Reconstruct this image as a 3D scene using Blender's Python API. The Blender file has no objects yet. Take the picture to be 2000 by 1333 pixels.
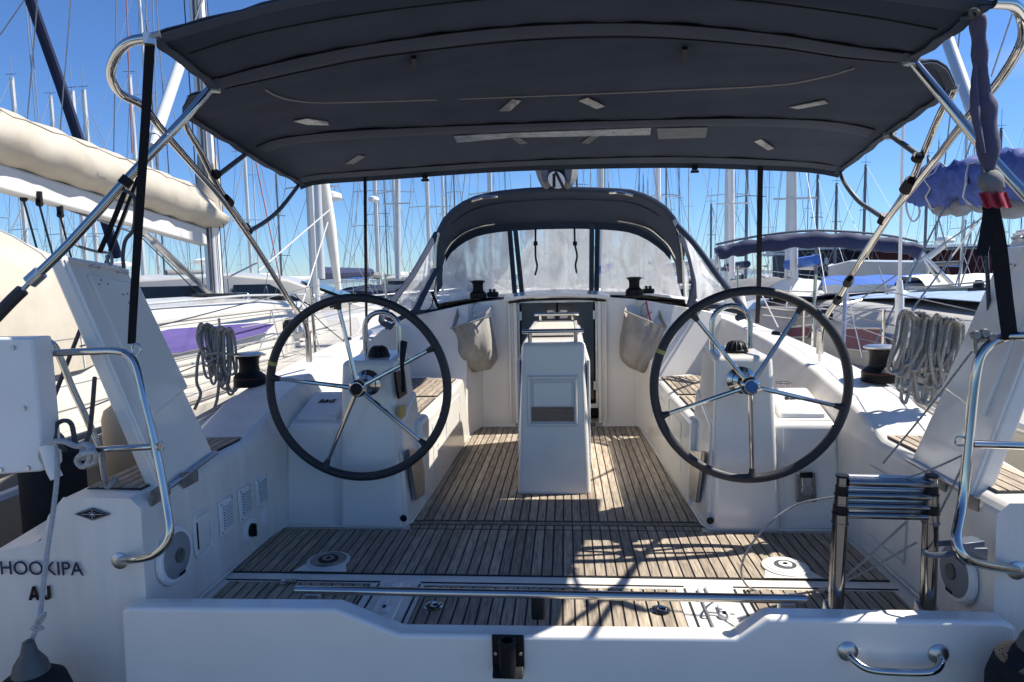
import bpy, math, random
from mathutils import Vector, Matrix
from mathutils.bvhtree import BVHTree
R = math.radians
random.seed(7)
C = bpy.context.scene.collection
SC = bpy.context.scene
# ---------------------------------------------------------------- camera, sky, sun, exposure
F = 1300.0; CX, CY = 1000.0, 666.5
CAM = Vector((0.08, 0.0, 1.38)); ROLL = 0.022
_d = Vector(((1104.0-CX)/F, (CY-540.0)/F, -1.0)).normalized()
_u = Vector((-math.sin(ROLL), math.cos(ROLL), 0)); _u.z = (_u.x*_d.x+_u.y*_d.y)/(-_d.z); _u.normalize()
_x = _d.cross(_u)
cam_d = bpy.data.cameras.new('camera'); cam = bpy.data.objects.new('camera', cam_d); C.objects.link(cam)
cam_d.sensor_width = 36; cam_d.lens = 36*F/2000; cam_d.clip_start = 0.05; cam_d.clip_end = 5000
Mx = Matrix(((_x.x, _x.y, _x.z), (_d.x, _d.y, _d.z), (_u.x, _u.y, _u.z)))
cam.matrix_world = Matrix.Translation(CAM) @ Mx.to_4x4()
SC.camera = cam
SUN = Vector((0.78, 0.22, 1.0)).normalized()          # towards the sun: to starboard, a little ahead
w = bpy.data.worlds.new('World'); SC.world = w; w.use_nodes = True
nt = w.node_tree; nt.nodes.clear()
sky = nt.nodes.new('ShaderNodeTexSky'); sky.sky_type = 'NISHITA'; sky.sun_disc = False
sky.sun_elevation = math.asin(SUN.z); sky.sun_rotation = math.atan2(SUN.x, SUN.y)
sky.air_density = 1.0; sky.dust_density = 0.0; sky.ozone_density = 3.0
bg = nt.nodes.new('ShaderNodeBackground'); bg.inputs[1].default_value = 0.069
wo = nt.nodes.new('ShaderNodeOutputWorld')
tcw = nt.nodes.new('ShaderNodeTexCoord'); mpw = nt.nodes.new('ShaderNodeMapping'); mpw.inputs['Scale'].default_value = (2.0, 2.0, 9.0)
nzw = nt.nodes.new('ShaderNodeTexNoise'); nzw.inputs['Scale'].default_value = 1.6; nzw.inputs['Detail'].default_value = 7
crw = nt.nodes.new('ShaderNodeValToRGB'); crw.color_ramp.elements[0].position = .62; crw.color_ramp.elements[1].position = .85
crw.color_ramp.elements[1].color = (.24, .24, .24, 1)
mxw = nt.nodes.new('ShaderNodeMix'); mxw.data_type = 'RGBA'; mxw.inputs['B'].default_value = (7, 7.4, 8, 1)
L = nt.links.new
L(tcw.outputs['Generated'], mpw.inputs[0]); L(mpw.outputs[0], nzw.inputs['Vector']); L(nzw.outputs[0], crw.inputs[0])
tin = nt.nodes.new('ShaderNodeVectorMath'); tin.operation = 'MULTIPLY'; tin.inputs[1].default_value = (.57, .81, 1.17)   # clean deep-blue air
L(crw.outputs[0], mxw.inputs['Factor']); L(sky.outputs[0], tin.inputs[0]); L(tin.outputs[0], mxw.inputs['A'])
L(mxw.outputs['Result'], bg.inputs[0]); L(bg.outputs[0], wo.inputs[0])
sd = bpy.data.lights.new('sun', 'SUN'); sd.energy = 4.5; sd.angle = R(.53); sd.color = (1, .95, .87)
so = bpy.data.objects.new('sun', sd); C.objects.link(so); so.rotation_euler = SUN.to_track_quat('Z', 'Y').to_euler()
SC.view_settings.view_transform = 'Standard'; SC.view_settings.look = 'None'
SC.view_settings.exposure = 0.9; SC.view_settings.gamma = 1.0; SC.view_settings.use_curve_mapping = False

# ---------------------------------------------------------------- helpers
def ray(px, py):
    c = ((px-CX)/F, (CY-py)/F, -1.0)
    return Vector(tuple(c[0]*b[0]+c[1]*b[1]+c[2]*b[2] for b in (_x, _d, _u)))
def PY(px, py, Y): r = ray(px, py); return CAM+r*((Y-CAM.y)/r.y)
def PZ(px, py, Z): r = ray(px, py); return CAM+r*((Z-CAM.z)/r.z)
def PX(px, py, X): r = ray(px, py); return CAM+r*((X-CAM.x)/r.x)

class MB:
    def __init__(s): s.v = []; s.f = []
    def add(s, vs, fs):
        n = len(s.v); s.v += [Vector(a) for a in vs]; s.f += [tuple(i+n for i in f) for f in fs]; return s
    def hexa(s, b, t):                       # 4 bottom points, 4 top points, same order
        return s.add(list(b)+list(t), [(3,2,1,0),(4,5,6,7),(0,1,5,4),(1,2,6,5),(2,3,7,6),(3,0,4,7)])
    def box(s, c, d, rz=0, ry=0):
        x, y, z = d[0]/2, d[1]/2, d[2]/2
        m = Matrix.Rotation(rz, 3, 'Z') @ Matrix.Rotation(ry, 3, 'Y'); c = Vector(c)
        p = [c+m@Vector(q) for q in ((-x,-y,-z),(x,-y,-z),(x,y,-z),(-x,y,-z),(-x,-y,z),(x,-y,z),(x,y,z),(-x,y,z))]
        return s.hexa(p[:4], p[4:])
    def prism(s, poly, d):                   # polygon points, extruded by vector d
        n = len(poly); d = Vector(d); a = [Vector(p) for p in poly]
        return s.add(a+[p+d for p in a], [tuple(range(n))[::-1], tuple(range(n, 2*n))]+[(i, (i+1) % n, n+(i+1) % n, n+i) for i in range(n)])
    def grid(s, rows, closed=False):
        m = len(rows[0]); vs = [p for r in rows for p in r]; fs = []
        for i in range(len(rows)-1):
            for j in range(m if closed else m-1):
                k = (j+1) % m; fs.append((i*m+j, i*m+k, (i+1)*m+k, (i+1)*m+j))
        return s.add(vs, fs)
    def shell(s, rows, t):                   # grid with thickness vector t
        t = Vector(t); m = len(rows[0]); n = len(rows)
        A = [[Vector(p) for p in r] for r in rows]; B = [[p+t for p in r] for r in A]
        s.grid(A); s.grid(B[::-1])
        s.grid([A[0], B[0]]); s.grid([A[-1], B[-1]]); s.grid([[r[0] for r in A], [r[0] for r in B]]); s.grid([[r[-1] for r in A], [r[-1] for r in B]])
        return s
    def tube(s, pts, r, n=8, closed=False, caps=True, flat=1.0):
        P = [Vector(p) for p in pts]; N = len(P); rs = r if isinstance(r, (list, tuple)) else [r]*N
        T = []
        for i in range(N):
            a = P[(i-1) % N] if (closed or i) else P[i]; b = P[(i+1) % N] if (closed or i < N-1) else P[i]
            t = (b-a); T.append(t.normalized() if t.length > 1e-9 else Vector((0, 0, 1)))
        u = T[0].orthogonal().normalized(); rows = []
        for i in range(N):
            u = (u-T[i]*u.dot(T[i])); u = u.normalized() if u.length > 1e-6 else T[i].orthogonal().normalized()
            w_ = T[i].cross(u)
            rows.append([P[i]+(u*math.cos(2*math.pi*k/n)+w_*math.sin(2*math.pi*k/n)*flat)*rs[i] for k in range(n)])
        if closed:
            best = min(range(n), key=lambda q: (rows[0][q]-rows[-1][0]).length); rows.append(rows[0][best:]+rows[0][:best])
        b0 = len(s.v); s.grid(rows, True)
        if caps and not closed:
            s.f.append(tuple(b0+k for k in range(n))[::-1]); s.f.append(tuple(b0+(N-1)*n+k for k in range(n)))
        return s
    def lathe(s, prof, c, axis=(0,0,1), n=16): # prof: (radius, height)
        c = Vector(c); a = Vector(axis).normalized(); u = a.orthogonal().normalized(); w_ = a.cross(u)
        rows = [[c+a*h+(u*math.cos(2*math.pi*k/n)+w_*math.sin(2*math.pi*k/n))*max(r, 1e-4) for k in range(n)] for r, h in prof]
        b0 = len(s.v); s.grid(rows, True)
        s.f.append(tuple(b0+k for k in range(n))[::-1]); s.f.append(tuple(b0+(len(rows)-1)*n+k for k in range(n)))
        return s
    def strip(s, pts, wv, tv):               # flat strap along pts, width vector wv, thickness vector tv
        wv = Vector(wv)/2; tv = Vector(tv)/2
        rows = [[Vector(p)-wv-tv, Vector(p)+wv-tv, Vector(p)+wv+tv, Vector(p)-wv+tv] for p in pts]
        b0 = len(s.v); s.grid(rows, True); k = b0+4*(len(pts)-1)
        s.f.append((b0+3, b0+2, b0+1, b0)); s.f.append((k, k+1, k+2, k+3)); return s

def smooth(pts, k=6, closed=False):
    P = [Vector(p) for p in pts]; N = len(P); out = []
    for i in range(N if closed else N-1):
        if closed: a, b, c, d = P[(i-1) % N], P[i], P[(i+1) % N], P[(i+2) % N]
        else: b, c = P[i], P[i+1]; a = P[i-1] if i else b*2-c; d = P[i+2] if i+2 < N else c*2-b
        for j in range(k):
            t = j/k; out.append(.5*((2*b)+(c-a)*t+(2*a-5*b+4*c-d)*t*t+(3*b-a-3*c+d)*t*t*t))
    if not closed: out.append(P[-1])
    return out
def lerp(a, b, t): return a+(b-a)*t
def resample(pts, n):
    P = [Vector(p) for p in pts]; L_ = [0]
    for i in range(1, len(P)): L_.append(L_[-1]+(P[i]-P[i-1]).length)
    out = []; j = 0
    for k in range(n):
        t = L_[-1]*k/(n-1)
        while j < len(P)-2 and L_[j+1] < t: j += 1
        out.append(P[j].lerp(P[j+1], (t-L_[j])/max(1e-9, L_[j+1]-L_[j])))
    return out

ORG = {}
def E(name, label, cat, loc=(0,0,0), group=None, kind=None):
    o = bpy.data.objects.new(name, None); C.objects.link(o); o.location = loc; o.empty_display_size = .1
    o['label'] = label; o['category'] = cat
    if group: o['group'] = group
    ORG[o.name] = Vector(loc); return o
def O(name, mb, mat, parent=None, label=None, cat=None, group=None, kind=None, bevel=0, ang=35, seg=2):
    me = bpy.data.meshes.new(name); org = ORG.get(parent.name, Vector((0,0,0))) if parent else Vector((0,0,0))
    me.from_pydata([tuple(v-org) for v in mb.v], [], mb.f); me.update()
    if ang:
        me.polygons.foreach_set('use_smooth', [True]*len(me.polygons)); me.set_sharp_from_angle(angle=R(ang))
    me.materials.append(mat)
    o = bpy.data.objects.new(name, me); C.objects.link(o)
    if parent: o.parent = parent; ORG[o.name] = org
    if label: o['label'] = label
    if cat: o['category'] = cat
    if group: o['group'] = group
    if kind: o['kind'] = kind
    if bevel:
        b = o.modifiers.new('bevel', 'BEVEL'); b.width = bevel; b.segments = seg; b.limit_method = 'ANGLE'; b.angle_limit = R(30); b.harden_normals = False
    return o
def dup(root, loc, rz=0, label=None, group=None, scale=None):
    r = root.copy(); C.objects.link(r); r.location = loc; r.rotation_euler = (0, 0, rz)
    if label: r['label'] = label
    if group: r['group'] = group
    if scale: r.scale = scale
    for ch in list(root.children):
        c = ch.copy(); C.objects.link(c); c.parent = r
        for g in list(ch.children):
            d = g.copy(); C.objects.link(d); d.parent = c
    return r
def OO(name, mbs, *a, **k): return [O(name, m, *a, **k) for m in mbs]
def text(name, body, size, mat, parent, o, xd, yd, bold=0, shear=0, ext=.001, align='CENTER'):
    cu = bpy.data.curves.new(name, 'FONT'); cu.body = body; cu.size = size; cu.extrude = ext; cu.offset = bold; cu.shear = shear
    cu.align_x = align; cu.align_y = 'CENTER'
    t = bpy.data.objects.new(name, cu); C.objects.link(t)
    dg = bpy.context.evaluated_depsgraph_get(); me = bpy.data.meshes.new_from_object(t.evaluated_get(dg))
    bpy.data.objects.remove(t); xd = Vector(xd).normalized(); yd = Vector(yd).normalized(); zd = xd.cross(yd)
    org = ORG.get(parent.name, Vector((0,0,0))); o = Vector(o)
    for v in me.vertices: v.co = o+xd*v.co.x+yd*v.co.y+zd*v.co.z-org
    me.materials.clear(); me.materials.append(mat)
    ob = bpy.data.objects.new(name, me); C.objects.link(ob); ob.parent = parent; ORG[ob.name] = org; return ob

# ---------------------------------------------------------------- materials
MATS = {}
def mat(name, col, rough=.5, metal=0, bump=0, bscale=40, var=.06, vscale=3, coat=0, col2=None, stretch=(1,1,1), rnd=0, spec=.5):
    m = bpy.data.materials.new(name); m.use_nodes = True; n = m.node_tree; b = n.nodes['Principled BSDF']; l = n.links.new
    b.inputs['Roughness'].default_value = rough; b.inputs['Metallic'].default_value = metal
    b.inputs['Coat Weight'].default_value = coat; b.inputs['Coat Roughness'].default_value = .08; b.inputs['Specular IOR Level'].default_value = spec
    tc = n.nodes.new('ShaderNodeTexCoord'); mp = n.nodes.new('ShaderNodeMapping'); mp.inputs['Scale'].default_value = stretch
    l(tc.outputs['Object'], mp.inputs[0])
    nz = n.nodes.new('ShaderNodeTexNoise'); nz.inputs['Scale'].default_value = vscale; nz.inputs['Detail'].default_value = 6; nz.inputs['Roughness'].default_value = .62
    l(mp.outputs[0], nz.inputs['Vector'])
    mx = n.nodes.new('ShaderNodeMix'); mx.data_type = 'RGBA'
    c2 = col2 or tuple(c*(1-2*var) for c in col)
    rp = n.nodes.new('ShaderNodeMapRange'); rp.inputs[1].default_value = .32; rp.inputs[2].default_value = .68
    l(nz.outputs[0], rp.inputs[0]); l(rp.outputs[0], mx.inputs['Factor'])
    mx.inputs['A'].default_value = (*c2, 1); mx.inputs['B'].default_value = (*col, 1)
    out = mx.outputs['Result']
    if rnd:
        oi = n.nodes.new('ShaderNodeObjectInfo'); mr = n.nodes.new('ShaderNodeMapRange'); mr.inputs[3].default_value = 1-rnd; mr.inputs[4].default_value = 1+rnd
        l(oi.outputs['Random'], mr.inputs[0]); vm = n.nodes.new('ShaderNodeVectorMath'); vm.operation = 'SCALE'
        l(out, vm.inputs[0]); l(mr.outputs[0], vm.inputs['Scale']); out = vm.outputs[0]
    l(out, b.inputs['Base Color'])
    if bump:
        n2 = n.nodes.new('ShaderNodeTexNoise'); n2.inputs['Scale'].default_value = bscale; n2.inputs['Detail'].default_value = 4
        l(mp.outputs[0], n2.inputs['Vector']); bp = n.nodes.new('ShaderNodeBump'); bp.inputs['Strength'].default_value = bump; bp.inputs['Distance'].default_value = .01
        l(n2.outputs[0], bp.inputs['Height']); l(bp.outputs[0], b.inputs['Normal'])
    MATS[name] = m; return m
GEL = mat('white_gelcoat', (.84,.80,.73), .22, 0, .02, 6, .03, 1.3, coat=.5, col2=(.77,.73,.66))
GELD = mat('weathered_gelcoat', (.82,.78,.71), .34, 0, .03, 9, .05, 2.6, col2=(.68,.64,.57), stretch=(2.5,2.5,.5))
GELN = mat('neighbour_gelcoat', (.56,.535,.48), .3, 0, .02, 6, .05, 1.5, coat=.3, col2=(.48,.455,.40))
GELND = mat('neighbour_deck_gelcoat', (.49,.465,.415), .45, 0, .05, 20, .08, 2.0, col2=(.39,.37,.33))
GELG = mat('grey_nonskid', (.62,.63,.63), .55, 0, .25, 160, .04)
LIDG = mat('grey_lid_plastic', (.60,.62,.64), .35, 0, 0, 10, .03)
TEAK = mat('weathered_teak', (.47,.39,.295), .75, 0, .25, 60, .1, 10, col2=(.20,.163,.125), stretch=(9,.8,9), rnd=.24, spec=.2)
CAULK = mat('black_caulk', (.018,.018,.02), .6)
STEEL = mat('stainless_steel', (.50,.485,.46), .09, 1, 0, 30, .05, 8)
STEELB = mat('brushed_steel', (.6,.6,.6), .35, 1, .02, 60, .15, 12)
RUST = mat('stained_steel', (.42,.40,.38), .5, .8, .1, 60, .3, 14)
CANVAS = mat('charcoal_canvas', (.052,.066,.100), .9, 0, .25, 9, .1, 4, rnd=0, spec=.12)
CANVASL = mat('charcoal_canvas_double', (.070,.084,.118), .9, 0, .12, 14, .08, 5, spec=.12)
WEB = mat('black_webbing', (.014,.015,.02), .8, 0, .3, 300, .1, 30, spec=.1)
BLK = mat('black_plastic', (.012,.012,.014), .45, 0, .02, 50, .1, spec=.2)
STEELK = mat('steel_dark_reflection', (.22,.225,.235), .12, 1, 0, 30, .1, 8)  # dark surroundings mirrored in the ladder are put into its base colour
LEATH = mat('black_leather', (.028,.029,.034), .55, 0, .15, 120, .15, 40)
ROPE = mat('grey_rope', (.50,.50,.48), .9, 0, .9, 320, .3, 170)
ROPEW = mat('white_rope', (.6,.6,.6), .9, 0, .8, 260, .15, 90)
ROPED = mat('dark_rope', (.12,.12,.125), .9, 0, .8, 260, .2, 90)
WIRE = mat('rigging_wire', (.34,.34,.35), .4, .6)
WIRED = mat('dark_rigging', (.06,.065,.08), .6)
WIREF = mat('haze_pale_rigging', (.26,.29,.33), .5)  # far wires: the paleness of the haze is painted into their colour
ALU = mat('mast_aluminium', (.62,.62,.60), .4, .35, 0, 10, .06, 2)
ALUD = mat('dark_mast_haze_tint', (.12,.145,.18), .5, .2)  # dark mast; bluish cast of the haze over far masts put into the colour
WHITE = mat('white_plastic', (.80,.80,.78), .4, 0, 0, 10, .04)
CREAM = mat('cream_canvas', (.46,.415,.34), .85, 0, .35, 5, .06, 3, col2=(.38,.34,.275))
WINCH = mat('winch_black', (.012,.012,.014), .45, 0, 0, 5, .1, spec=.12)
CREAMW = mat('white_canvas', (.76,.73,.66), .85, 0, .35, 5, .06, 3)
NAVY = mat('navy_canvas', (.018,.028,.085), .8, 0, .3, 8, .15, 5)
BLUE = mat('blue_canvas', (.03,.13,.50), .75, 0, .3, 8, .1, 5)
BLUES = mat('blue_sail_cover', (.05,.09,.31), .8, 0, .9, 9, .2, 7, col2=(.028,.045,.17))
PURPLE = mat('purple_acrylic', (.15,.115,.34), .15, 0, 0, 5, .15, 3, col2=(.10,.075,.25), stretch=(1,.5,5))
MAROON = mat('maroon_curtain', (.14,.035,.075), .5, 0, 0, 5, .2, 8, stretch=(1,8,1))
GLASSD = mat('dark_boat_glass', (.02,.028,.035), .06, 0, 0, 5, .2, 3)
GLASSG = mat('green_tinted_glass', (.20,.30,.32), .1, 0, 0, 5, .2, 3)
MESHB = mat('taupe_mesh_fabric', (.38,.35,.31), .95, 0, .5, 200, .12, 10, col2=(.27,.25,.225))
PRPCL = mat('faded_purple_cloth', (.085,.078,.13), .85, 0, .4, 14, .2, 8, col2=(.05,.05,.10))
REDC = mat('red_cloth', (.5,.045,.075), .8, 0, .3, 20, .2, 10)
GREYC = mat('grey_sail_fabric', (.20,.20,.20), .85, 0, .5, 12, .15, 7)
FENDB = mat('black_fender_sock', (.012,.013,.018), .95, 0, .6, 150, .2, 20)
FENDG = mat('grey_fender_end', (.09,.095,.09), .5)
TAN = mat('tan_fender', (.55,.42,.27), .6)
YEL = mat('yellow_tape', (.42,.36,.10), .6)
YELS = mat('yellow_sticker', (.60,.42,.08), .5, 0, 0, 5, .2, 30)
SHED = mat('maroon_corrugated_steel', (.13,.035,.035), .6, 0, 0, 5, .12, 3)
SHEDD = mat('dark_blue_cladding', (.035,.045,.065), .6)
ORNG = mat('orange_paint', (.7,.22,.05), .6)
SPKG = mat('speaker_grille', (.42,.43,.45), .6, 0, .9, 500, .1)
BLUP = mat('blue_hub_badge', (.03,.12,.30), .25)
WATER = mat('harbour_water', (.02,.045,.05), .06, 0, .5, 1.2, .2, .4)
DIRTY = mat('clear_film', (.26,.28,.30), .22, 0, .3, 40, .25, 14)
PATCH = mat('grey_patch', (.10,.115,.14), .5, 0, .3, 40, .2, 14)
def vinyl(name, haze, tint):
    m = bpy.data.materials.new(name); m.use_nodes = True; n = m.node_tree; l = n.links.new; b = n.nodes['Principled BSDF']; o = n.nodes['Material Output']
    b.inputs['Base Color'].default_value = (*tint, 1); b.inputs['Roughness'].default_value = .12
    tr = n.nodes.new('ShaderNodeBsdfTransparent'); mx = n.nodes.new('ShaderNodeMixShader')
    tl = n.nodes.new('ShaderNodeBsdfTranslucent'); tl.inputs[0].default_value = (*tint, 1)
    m2 = n.nodes.new('ShaderNodeMixShader'); m2.inputs[0].default_value = .5; l(b.outputs[0], m2.inputs[1]); l(tl.outputs[0], m2.inputs[2])
    tc = n.nodes.new('ShaderNodeTexCoord'); mp = n.nodes.new('ShaderNodeMapping'); mp.inputs['Scale'].default_value = (3, 3, 1.3); mp.inputs['Rotation'].default_value = (.3, .5, .2)
    nz = n.nodes.new('ShaderNodeTexNoise'); nz.inputs['Scale'].default_value = 2.2; nz.inputs['Detail'].default_value = 7; nz.inputs['Distortion'].default_value = 1.2
    mr = n.nodes.new('ShaderNodeMapRange'); mr.inputs[1].default_value = .3; mr.inputs[2].default_value = .75; mr.inputs[3].default_value = haze*.45; mr.inputs[4].default_value = haze*1.7
    l(tc.outputs['Object'], mp.inputs[0]); l(mp.outputs[0], nz.inputs['Vector']); l(nz.outputs[0], mr.inputs[0]); l(mr.outputs[0], mx.inputs[0])
    bp = n.nodes.new('ShaderNodeBump'); bp.inputs['Strength'].default_value = .5; l(nz.outputs[0], bp.inputs['Height']); l(bp.outputs[0], b.inputs['Normal'])
    l(tr.outputs[0], mx.inputs[1]); l(m2.outputs[0], mx.inputs[2]); l(mx.outputs[0], o.inputs[0]); return m
VINYL = vinyl('clear_vinyl', .66, (.86,.86,.84)); SPRAY = vinyl('tinted_screen', .6, (.30,.42,.42))
# ================================================================ PONTOON THE PICTURE IS TAKEN FROM, OWN BOAT
O('pontoon', MB().box((0, -.75, -.62), (26, 3.4, .24)), mat('grey_pontoon_planks', (.24,.22,.20), .8, 0, .3, 30, .1, 6, stretch=(8,.6,1)), kind='structure')
boat = E('sailboat', 'white sailing yacht whose twin-wheel cockpit with teak floor fills the foreground', 'sailboat', (0, 2.3, 0))
def quad(px, f):  # pixel list through projector
    return [f(*p) for p in px]
# hull sides with side decks and coamings
ST = [(2.35,[(1.56,-.02),(1.55,.53),(1.59,.57),(1.86,.575),(1.93,.50),(1.97,.40),(2.2,.34),(2.25,.1),(2.15,-1.15)]),
 (3.25,[(1.55,-.02),(1.55,.53),(1.59,.57),(1.88,.575),(1.95,.52),(1.99,.47),(2.15,.46),(2.24,.1),(2.15,-1.15)]),
 (3.7,[(1.5,-.02),(1.5,.56),(1.585,.70),(1.92,.69),(1.97,.6),(2.0,.57),(2.12,.57),(2.22,.1),(2.12,-1.15)]),
 (4.2,[(1.42,-.02),(1.42,.56),(1.58,.79),(1.93,.75),(1.98,.66),(2.0,.64),(2.1,.64),(2.2,.1),(2.1,-1.15)]),
 (4.9,[(1.36,-.02),(1.36,.5),(1.55,.88),(1.87,.83),(1.93,.72),(1.96,.7),(2.08,.7),(2.18,.1),(2.05,-1.15)]),
 (5.6,[(1.32,-.02),(1.32,.5),(1.50,.95),(1.78,.90),(1.86,.77),(1.9,.76),(2.05,.76),(2.14,.1),(2.0,-1.15)]),
 (6.3,[(1.3,-.02),(1.3,.5),(1.42,1.02),(1.68,.97),(1.77,.83),(1.8,.82),(2.0,.82),(2.08,.1),(1.9,-1.15)]),
 (9.0,[(1.0,-.02),(1.0,.5),(1.15,1.12),(1.3,1.05),(1.4,.93),(1.45,.92),(1.62,.92),(1.6,.1),(1.4,-1.15)]),
 (12.5,[(.02,-.02),(.02,.5),(.04,1.05),(.06,1.04),(.08,1.03),(.1,1.02),(.12,1.02),(.1,.1),(.05,-1.15)])]
for s in (-1, 1):
    m = MB(); rows = [[(s*x, y, z) for x, z in pts] for y, pts in ST]; m.grid(rows if s > 0 else [r[::-1] for r in rows])
    y, pts = ST[0]; ring = [(s*x, y, z) for x, z in pts]+[(s*1.56, y, -1.15)]
    m.add(ring, [tuple(range(10)) if s < 0 else tuple(range(10))[::-1]])
    O('hull_side', m, GELD, boat, bevel=.018, seg=3)
O('sole_liner', MB().box((0, 4.4, -.06), (3.12, 4.1, .11)), GELD, boat)
O('transom', MB().box((0, 2.42, -.6), (3.1, .1, 1.0)), GEL, boat)
# cabin top ahead of the cockpit
ct = MB(); rows = []
for y, hw, z in ((6.18,1.36,1.17),(7.0,1.33,1.19),(8.2,1.22,1.2),(9.6,1.0,1.17),(10.8,.7,1.08),(11.3,.5,.98)):
    rows.append([(-hw-.12,y,.8),(-hw,y,z-.05),(-hw*.6,y,z+.02),(0,y,z+.045),(hw*.6,y,z+.02),(hw,y,z-.05),(hw+.12,y,.8)])
ct.grid(rows[::-1]); O('cabin_top', ct, GELD, boat, bevel=.01)
# bulkhead facing the cockpit, angled outer panels
for s in (-1, 1):
    m = MB()
    m.prism([(s*.40,6.1,-.01),(s*.72,6.1,-.01),(s*.72,6.1,1.16),(s*.40,6.1,1.19)], (0,.25,0))
    m.hexa([(s*.70,6.098,-.01),(s*.81,5.62,-.01),(s*1.42,5.75,-.01),(s*1.42,6.35,-.01)], [(s*.70,6.098,1.155),(s*.80,5.98,1.15),(s*1.46,6.02,1.02),(s*1.42,6.35,1.03)])
    O('bulkhead', m, GEL, boat, bevel=.006, seg=2)
    O('bulkhead_trim', MB().box((s*.385, 6.11, .6), (.03, .06, 1.15)).box((s*.44,6.085,.6),(.02,.03,1.14)), GEL, boat, bevel=.006)
hat = MB(); rr = []
for y, z0 in ((6.03,0),(6.35,.03)):
    rr.append([(x, y, 1.165+.035*(1-(x/.48)**2)+z0) for x in [-.48+.08*i for i in range(13)]])
hat.shell(rr, (0,0,.028)); O('companionway_hatch', hat, GEL, boat, bevel=.006)
O('hatch_seal', MB().grid([[(x, 6.05, 1.158+.03*(1-(x/.48)**2)-dz) for x in [-.44+.08*i for i in range(12)]] for dz in (0,.02)]), BLK, boat)
O('companionway_recess', MB().prism([(-.37,6.3,.05),(.37,6.3,.05),(.37,6.3,1.17),(-.37,6.3,1.17)], (0,.03,0)), BLK, boat)
for s in (-1, 1):
    d = O('companionway_door', MB().box((s*.172, 6.22, .68), (.335, .025, .92)), mat('smoked_door_panel'+str(s), (.03,.035,.045), .12), boat, bevel=.006)
    OO('hinge', [MB().box((s*.345,6.19,z_),(.03,.03,.08)) for z_ in (1.02,.36)], STEELB, d)
    O('latch_plate', MB().box((s*.06,6.2,1.03),(.07,.02,.08)).lathe([(.02,0),(.02,.02)], (s*.03,6.19,1.04),(0,-1,0),10), STEELB, d, bevel=.003)
O('door_frame', MB().box((0,6.2,1.15),(.74,.05,.02)).box((-.36,6.2,.66),(.02,.05,1.0)).box((.36,6.2,.66),(.02,.05,1.0)).box((0,6.2,.17),(.74,.06,.04)), STEELB, boat)
# benches
def clip(poly, a, b, c):          # keep a*x+b*y<=c
    out = []
    for i in range(len(poly)):
        p, q = poly[i], poly[(i+1) % len(poly)]; dp = a*p[0]+b*p[1]-c; dq = a*q[0]+b*q[1]-c
        if dp <= 0: out.append(p)
        if dp*dq < 0: t = dp/(dp-dq); out.append((p[0]+(q[0]-p[0])*t, p[1]+(q[1]-p[1])*t))
    return out
def convex_clip(poly, reg):       # reg counter-clockwise
    for i in range(len(reg)):
        (x0, y0), (x1, y1) = reg[i], reg[(i+1) % len(reg)]; nx, ny = (y1-y0), -(x1-x0)
        poly = clip(poly, nx, ny, nx*x0+ny*y0)
        if len(poly) < 3: return None
    return poly
def ccw(p):
    a = sum(p[i][0]*p[(i+1) % len(p)][1]-p[(i+1) % len(p)][0]*p[i][1] for i in range(len(p))); return p if a > 0 else p[::-1]
def deck(name, reg, z, parent, pitch=.05, gap=.0085, dirv=(0,1), edge=.006, off=0, plankmat=None):
    """a black caulk sheet with separate teak planks laid on it; reg: polygon, z: height or function"""
    reg = ccw(reg); zf = z if callable(z) else (lambda x, y: z)
    base = O(name, MB().add([(x, y, zf(x, y)-.001) for x, y in reg]+[(x, y, zf(x, y)-.012) for x, y in reg], [tuple(range(len(reg)))]+[(i, i+len(reg), (i+1) % len(reg)+len(reg), (i+1) % len(reg)) for i in range(len(reg))]), CAULK, parent, ang=0)
    dx, dy = Vector(dirv).normalized(); nx, ny = dy, -dx
    cx = sum(p[0] for p in reg)/len(reg); cy = sum(p[1] for p in reg)/len(reg)
    ins = [(cx+(x-cx)*(1-edge/max(.05, abs(x-cx))), cy+(y-cy)*(1-edge/max(.05, abs(y-cy)))) for x, y in reg]
    ts = [x*nx+y*ny for x, y in reg]; k0 = math.floor((min(ts)-off)/pitch); k1 = math.ceil((max(ts)-off)/pitch)
    for k in range(k0, k1):
        a = off+k*pitch+gap/2; b = off+(k+1)*pitch-gap/2; L0 = 20
        pl = ccw([(a*nx-L0*dx, a*ny-L0*dy), (b*nx-L0*dx, b*ny-L0*dy), (b*nx+L0*dx, b*ny+L0*dy), (a*nx+L0*dx, a*ny+L0*dy)])
        pl = convex_clip(pl, ins)
        if not pl: continue
        dz = random.uniform(0, .0012); n = len(pl)
        mb = MB().add([(x, y, zf(x, y)+.0035+dz) for x, y in pl]+[(x, y, zf(x, y)) for x, y in pl], [tuple(range(n))]+[(i, i+n, (i+1) % n+n, (i+1) % n) for i in range(n)])
        O('plank', mb, TEAK, base, ang=0)
    return base
for s in (-1, 1):
    m = MB(); m.hexa([(s*.79,3.9,-.01),(s*.76,5.64,-.01),(s*1.5,5.8,-.01),(s*1.5,3.9,-.01)], [(s*.80,3.9,.525),(s*.80,5.6,.525),(s*1.4,5.9,.525),(s*1.5,3.9,.525)])
    b = O('cockpit_bench', m, GEL, boat, bevel=.03, seg=3)
    deck('bench_teak', [(s*.86,4.02),(s*.86,4.66),(s*1.29,4.66),(s*1.32,4.02)], .532, boat, .05)
    deck('bench_teak', [(s*.86,4.72),(s*.86,5.55),(s*1.27,5.62),(s*1.29,4.72)], .532, boat, .05)
    O('bench_seam', MB().box((s*.797,4.69,.3),(.012,.012,.42)), GELG, boat)
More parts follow.
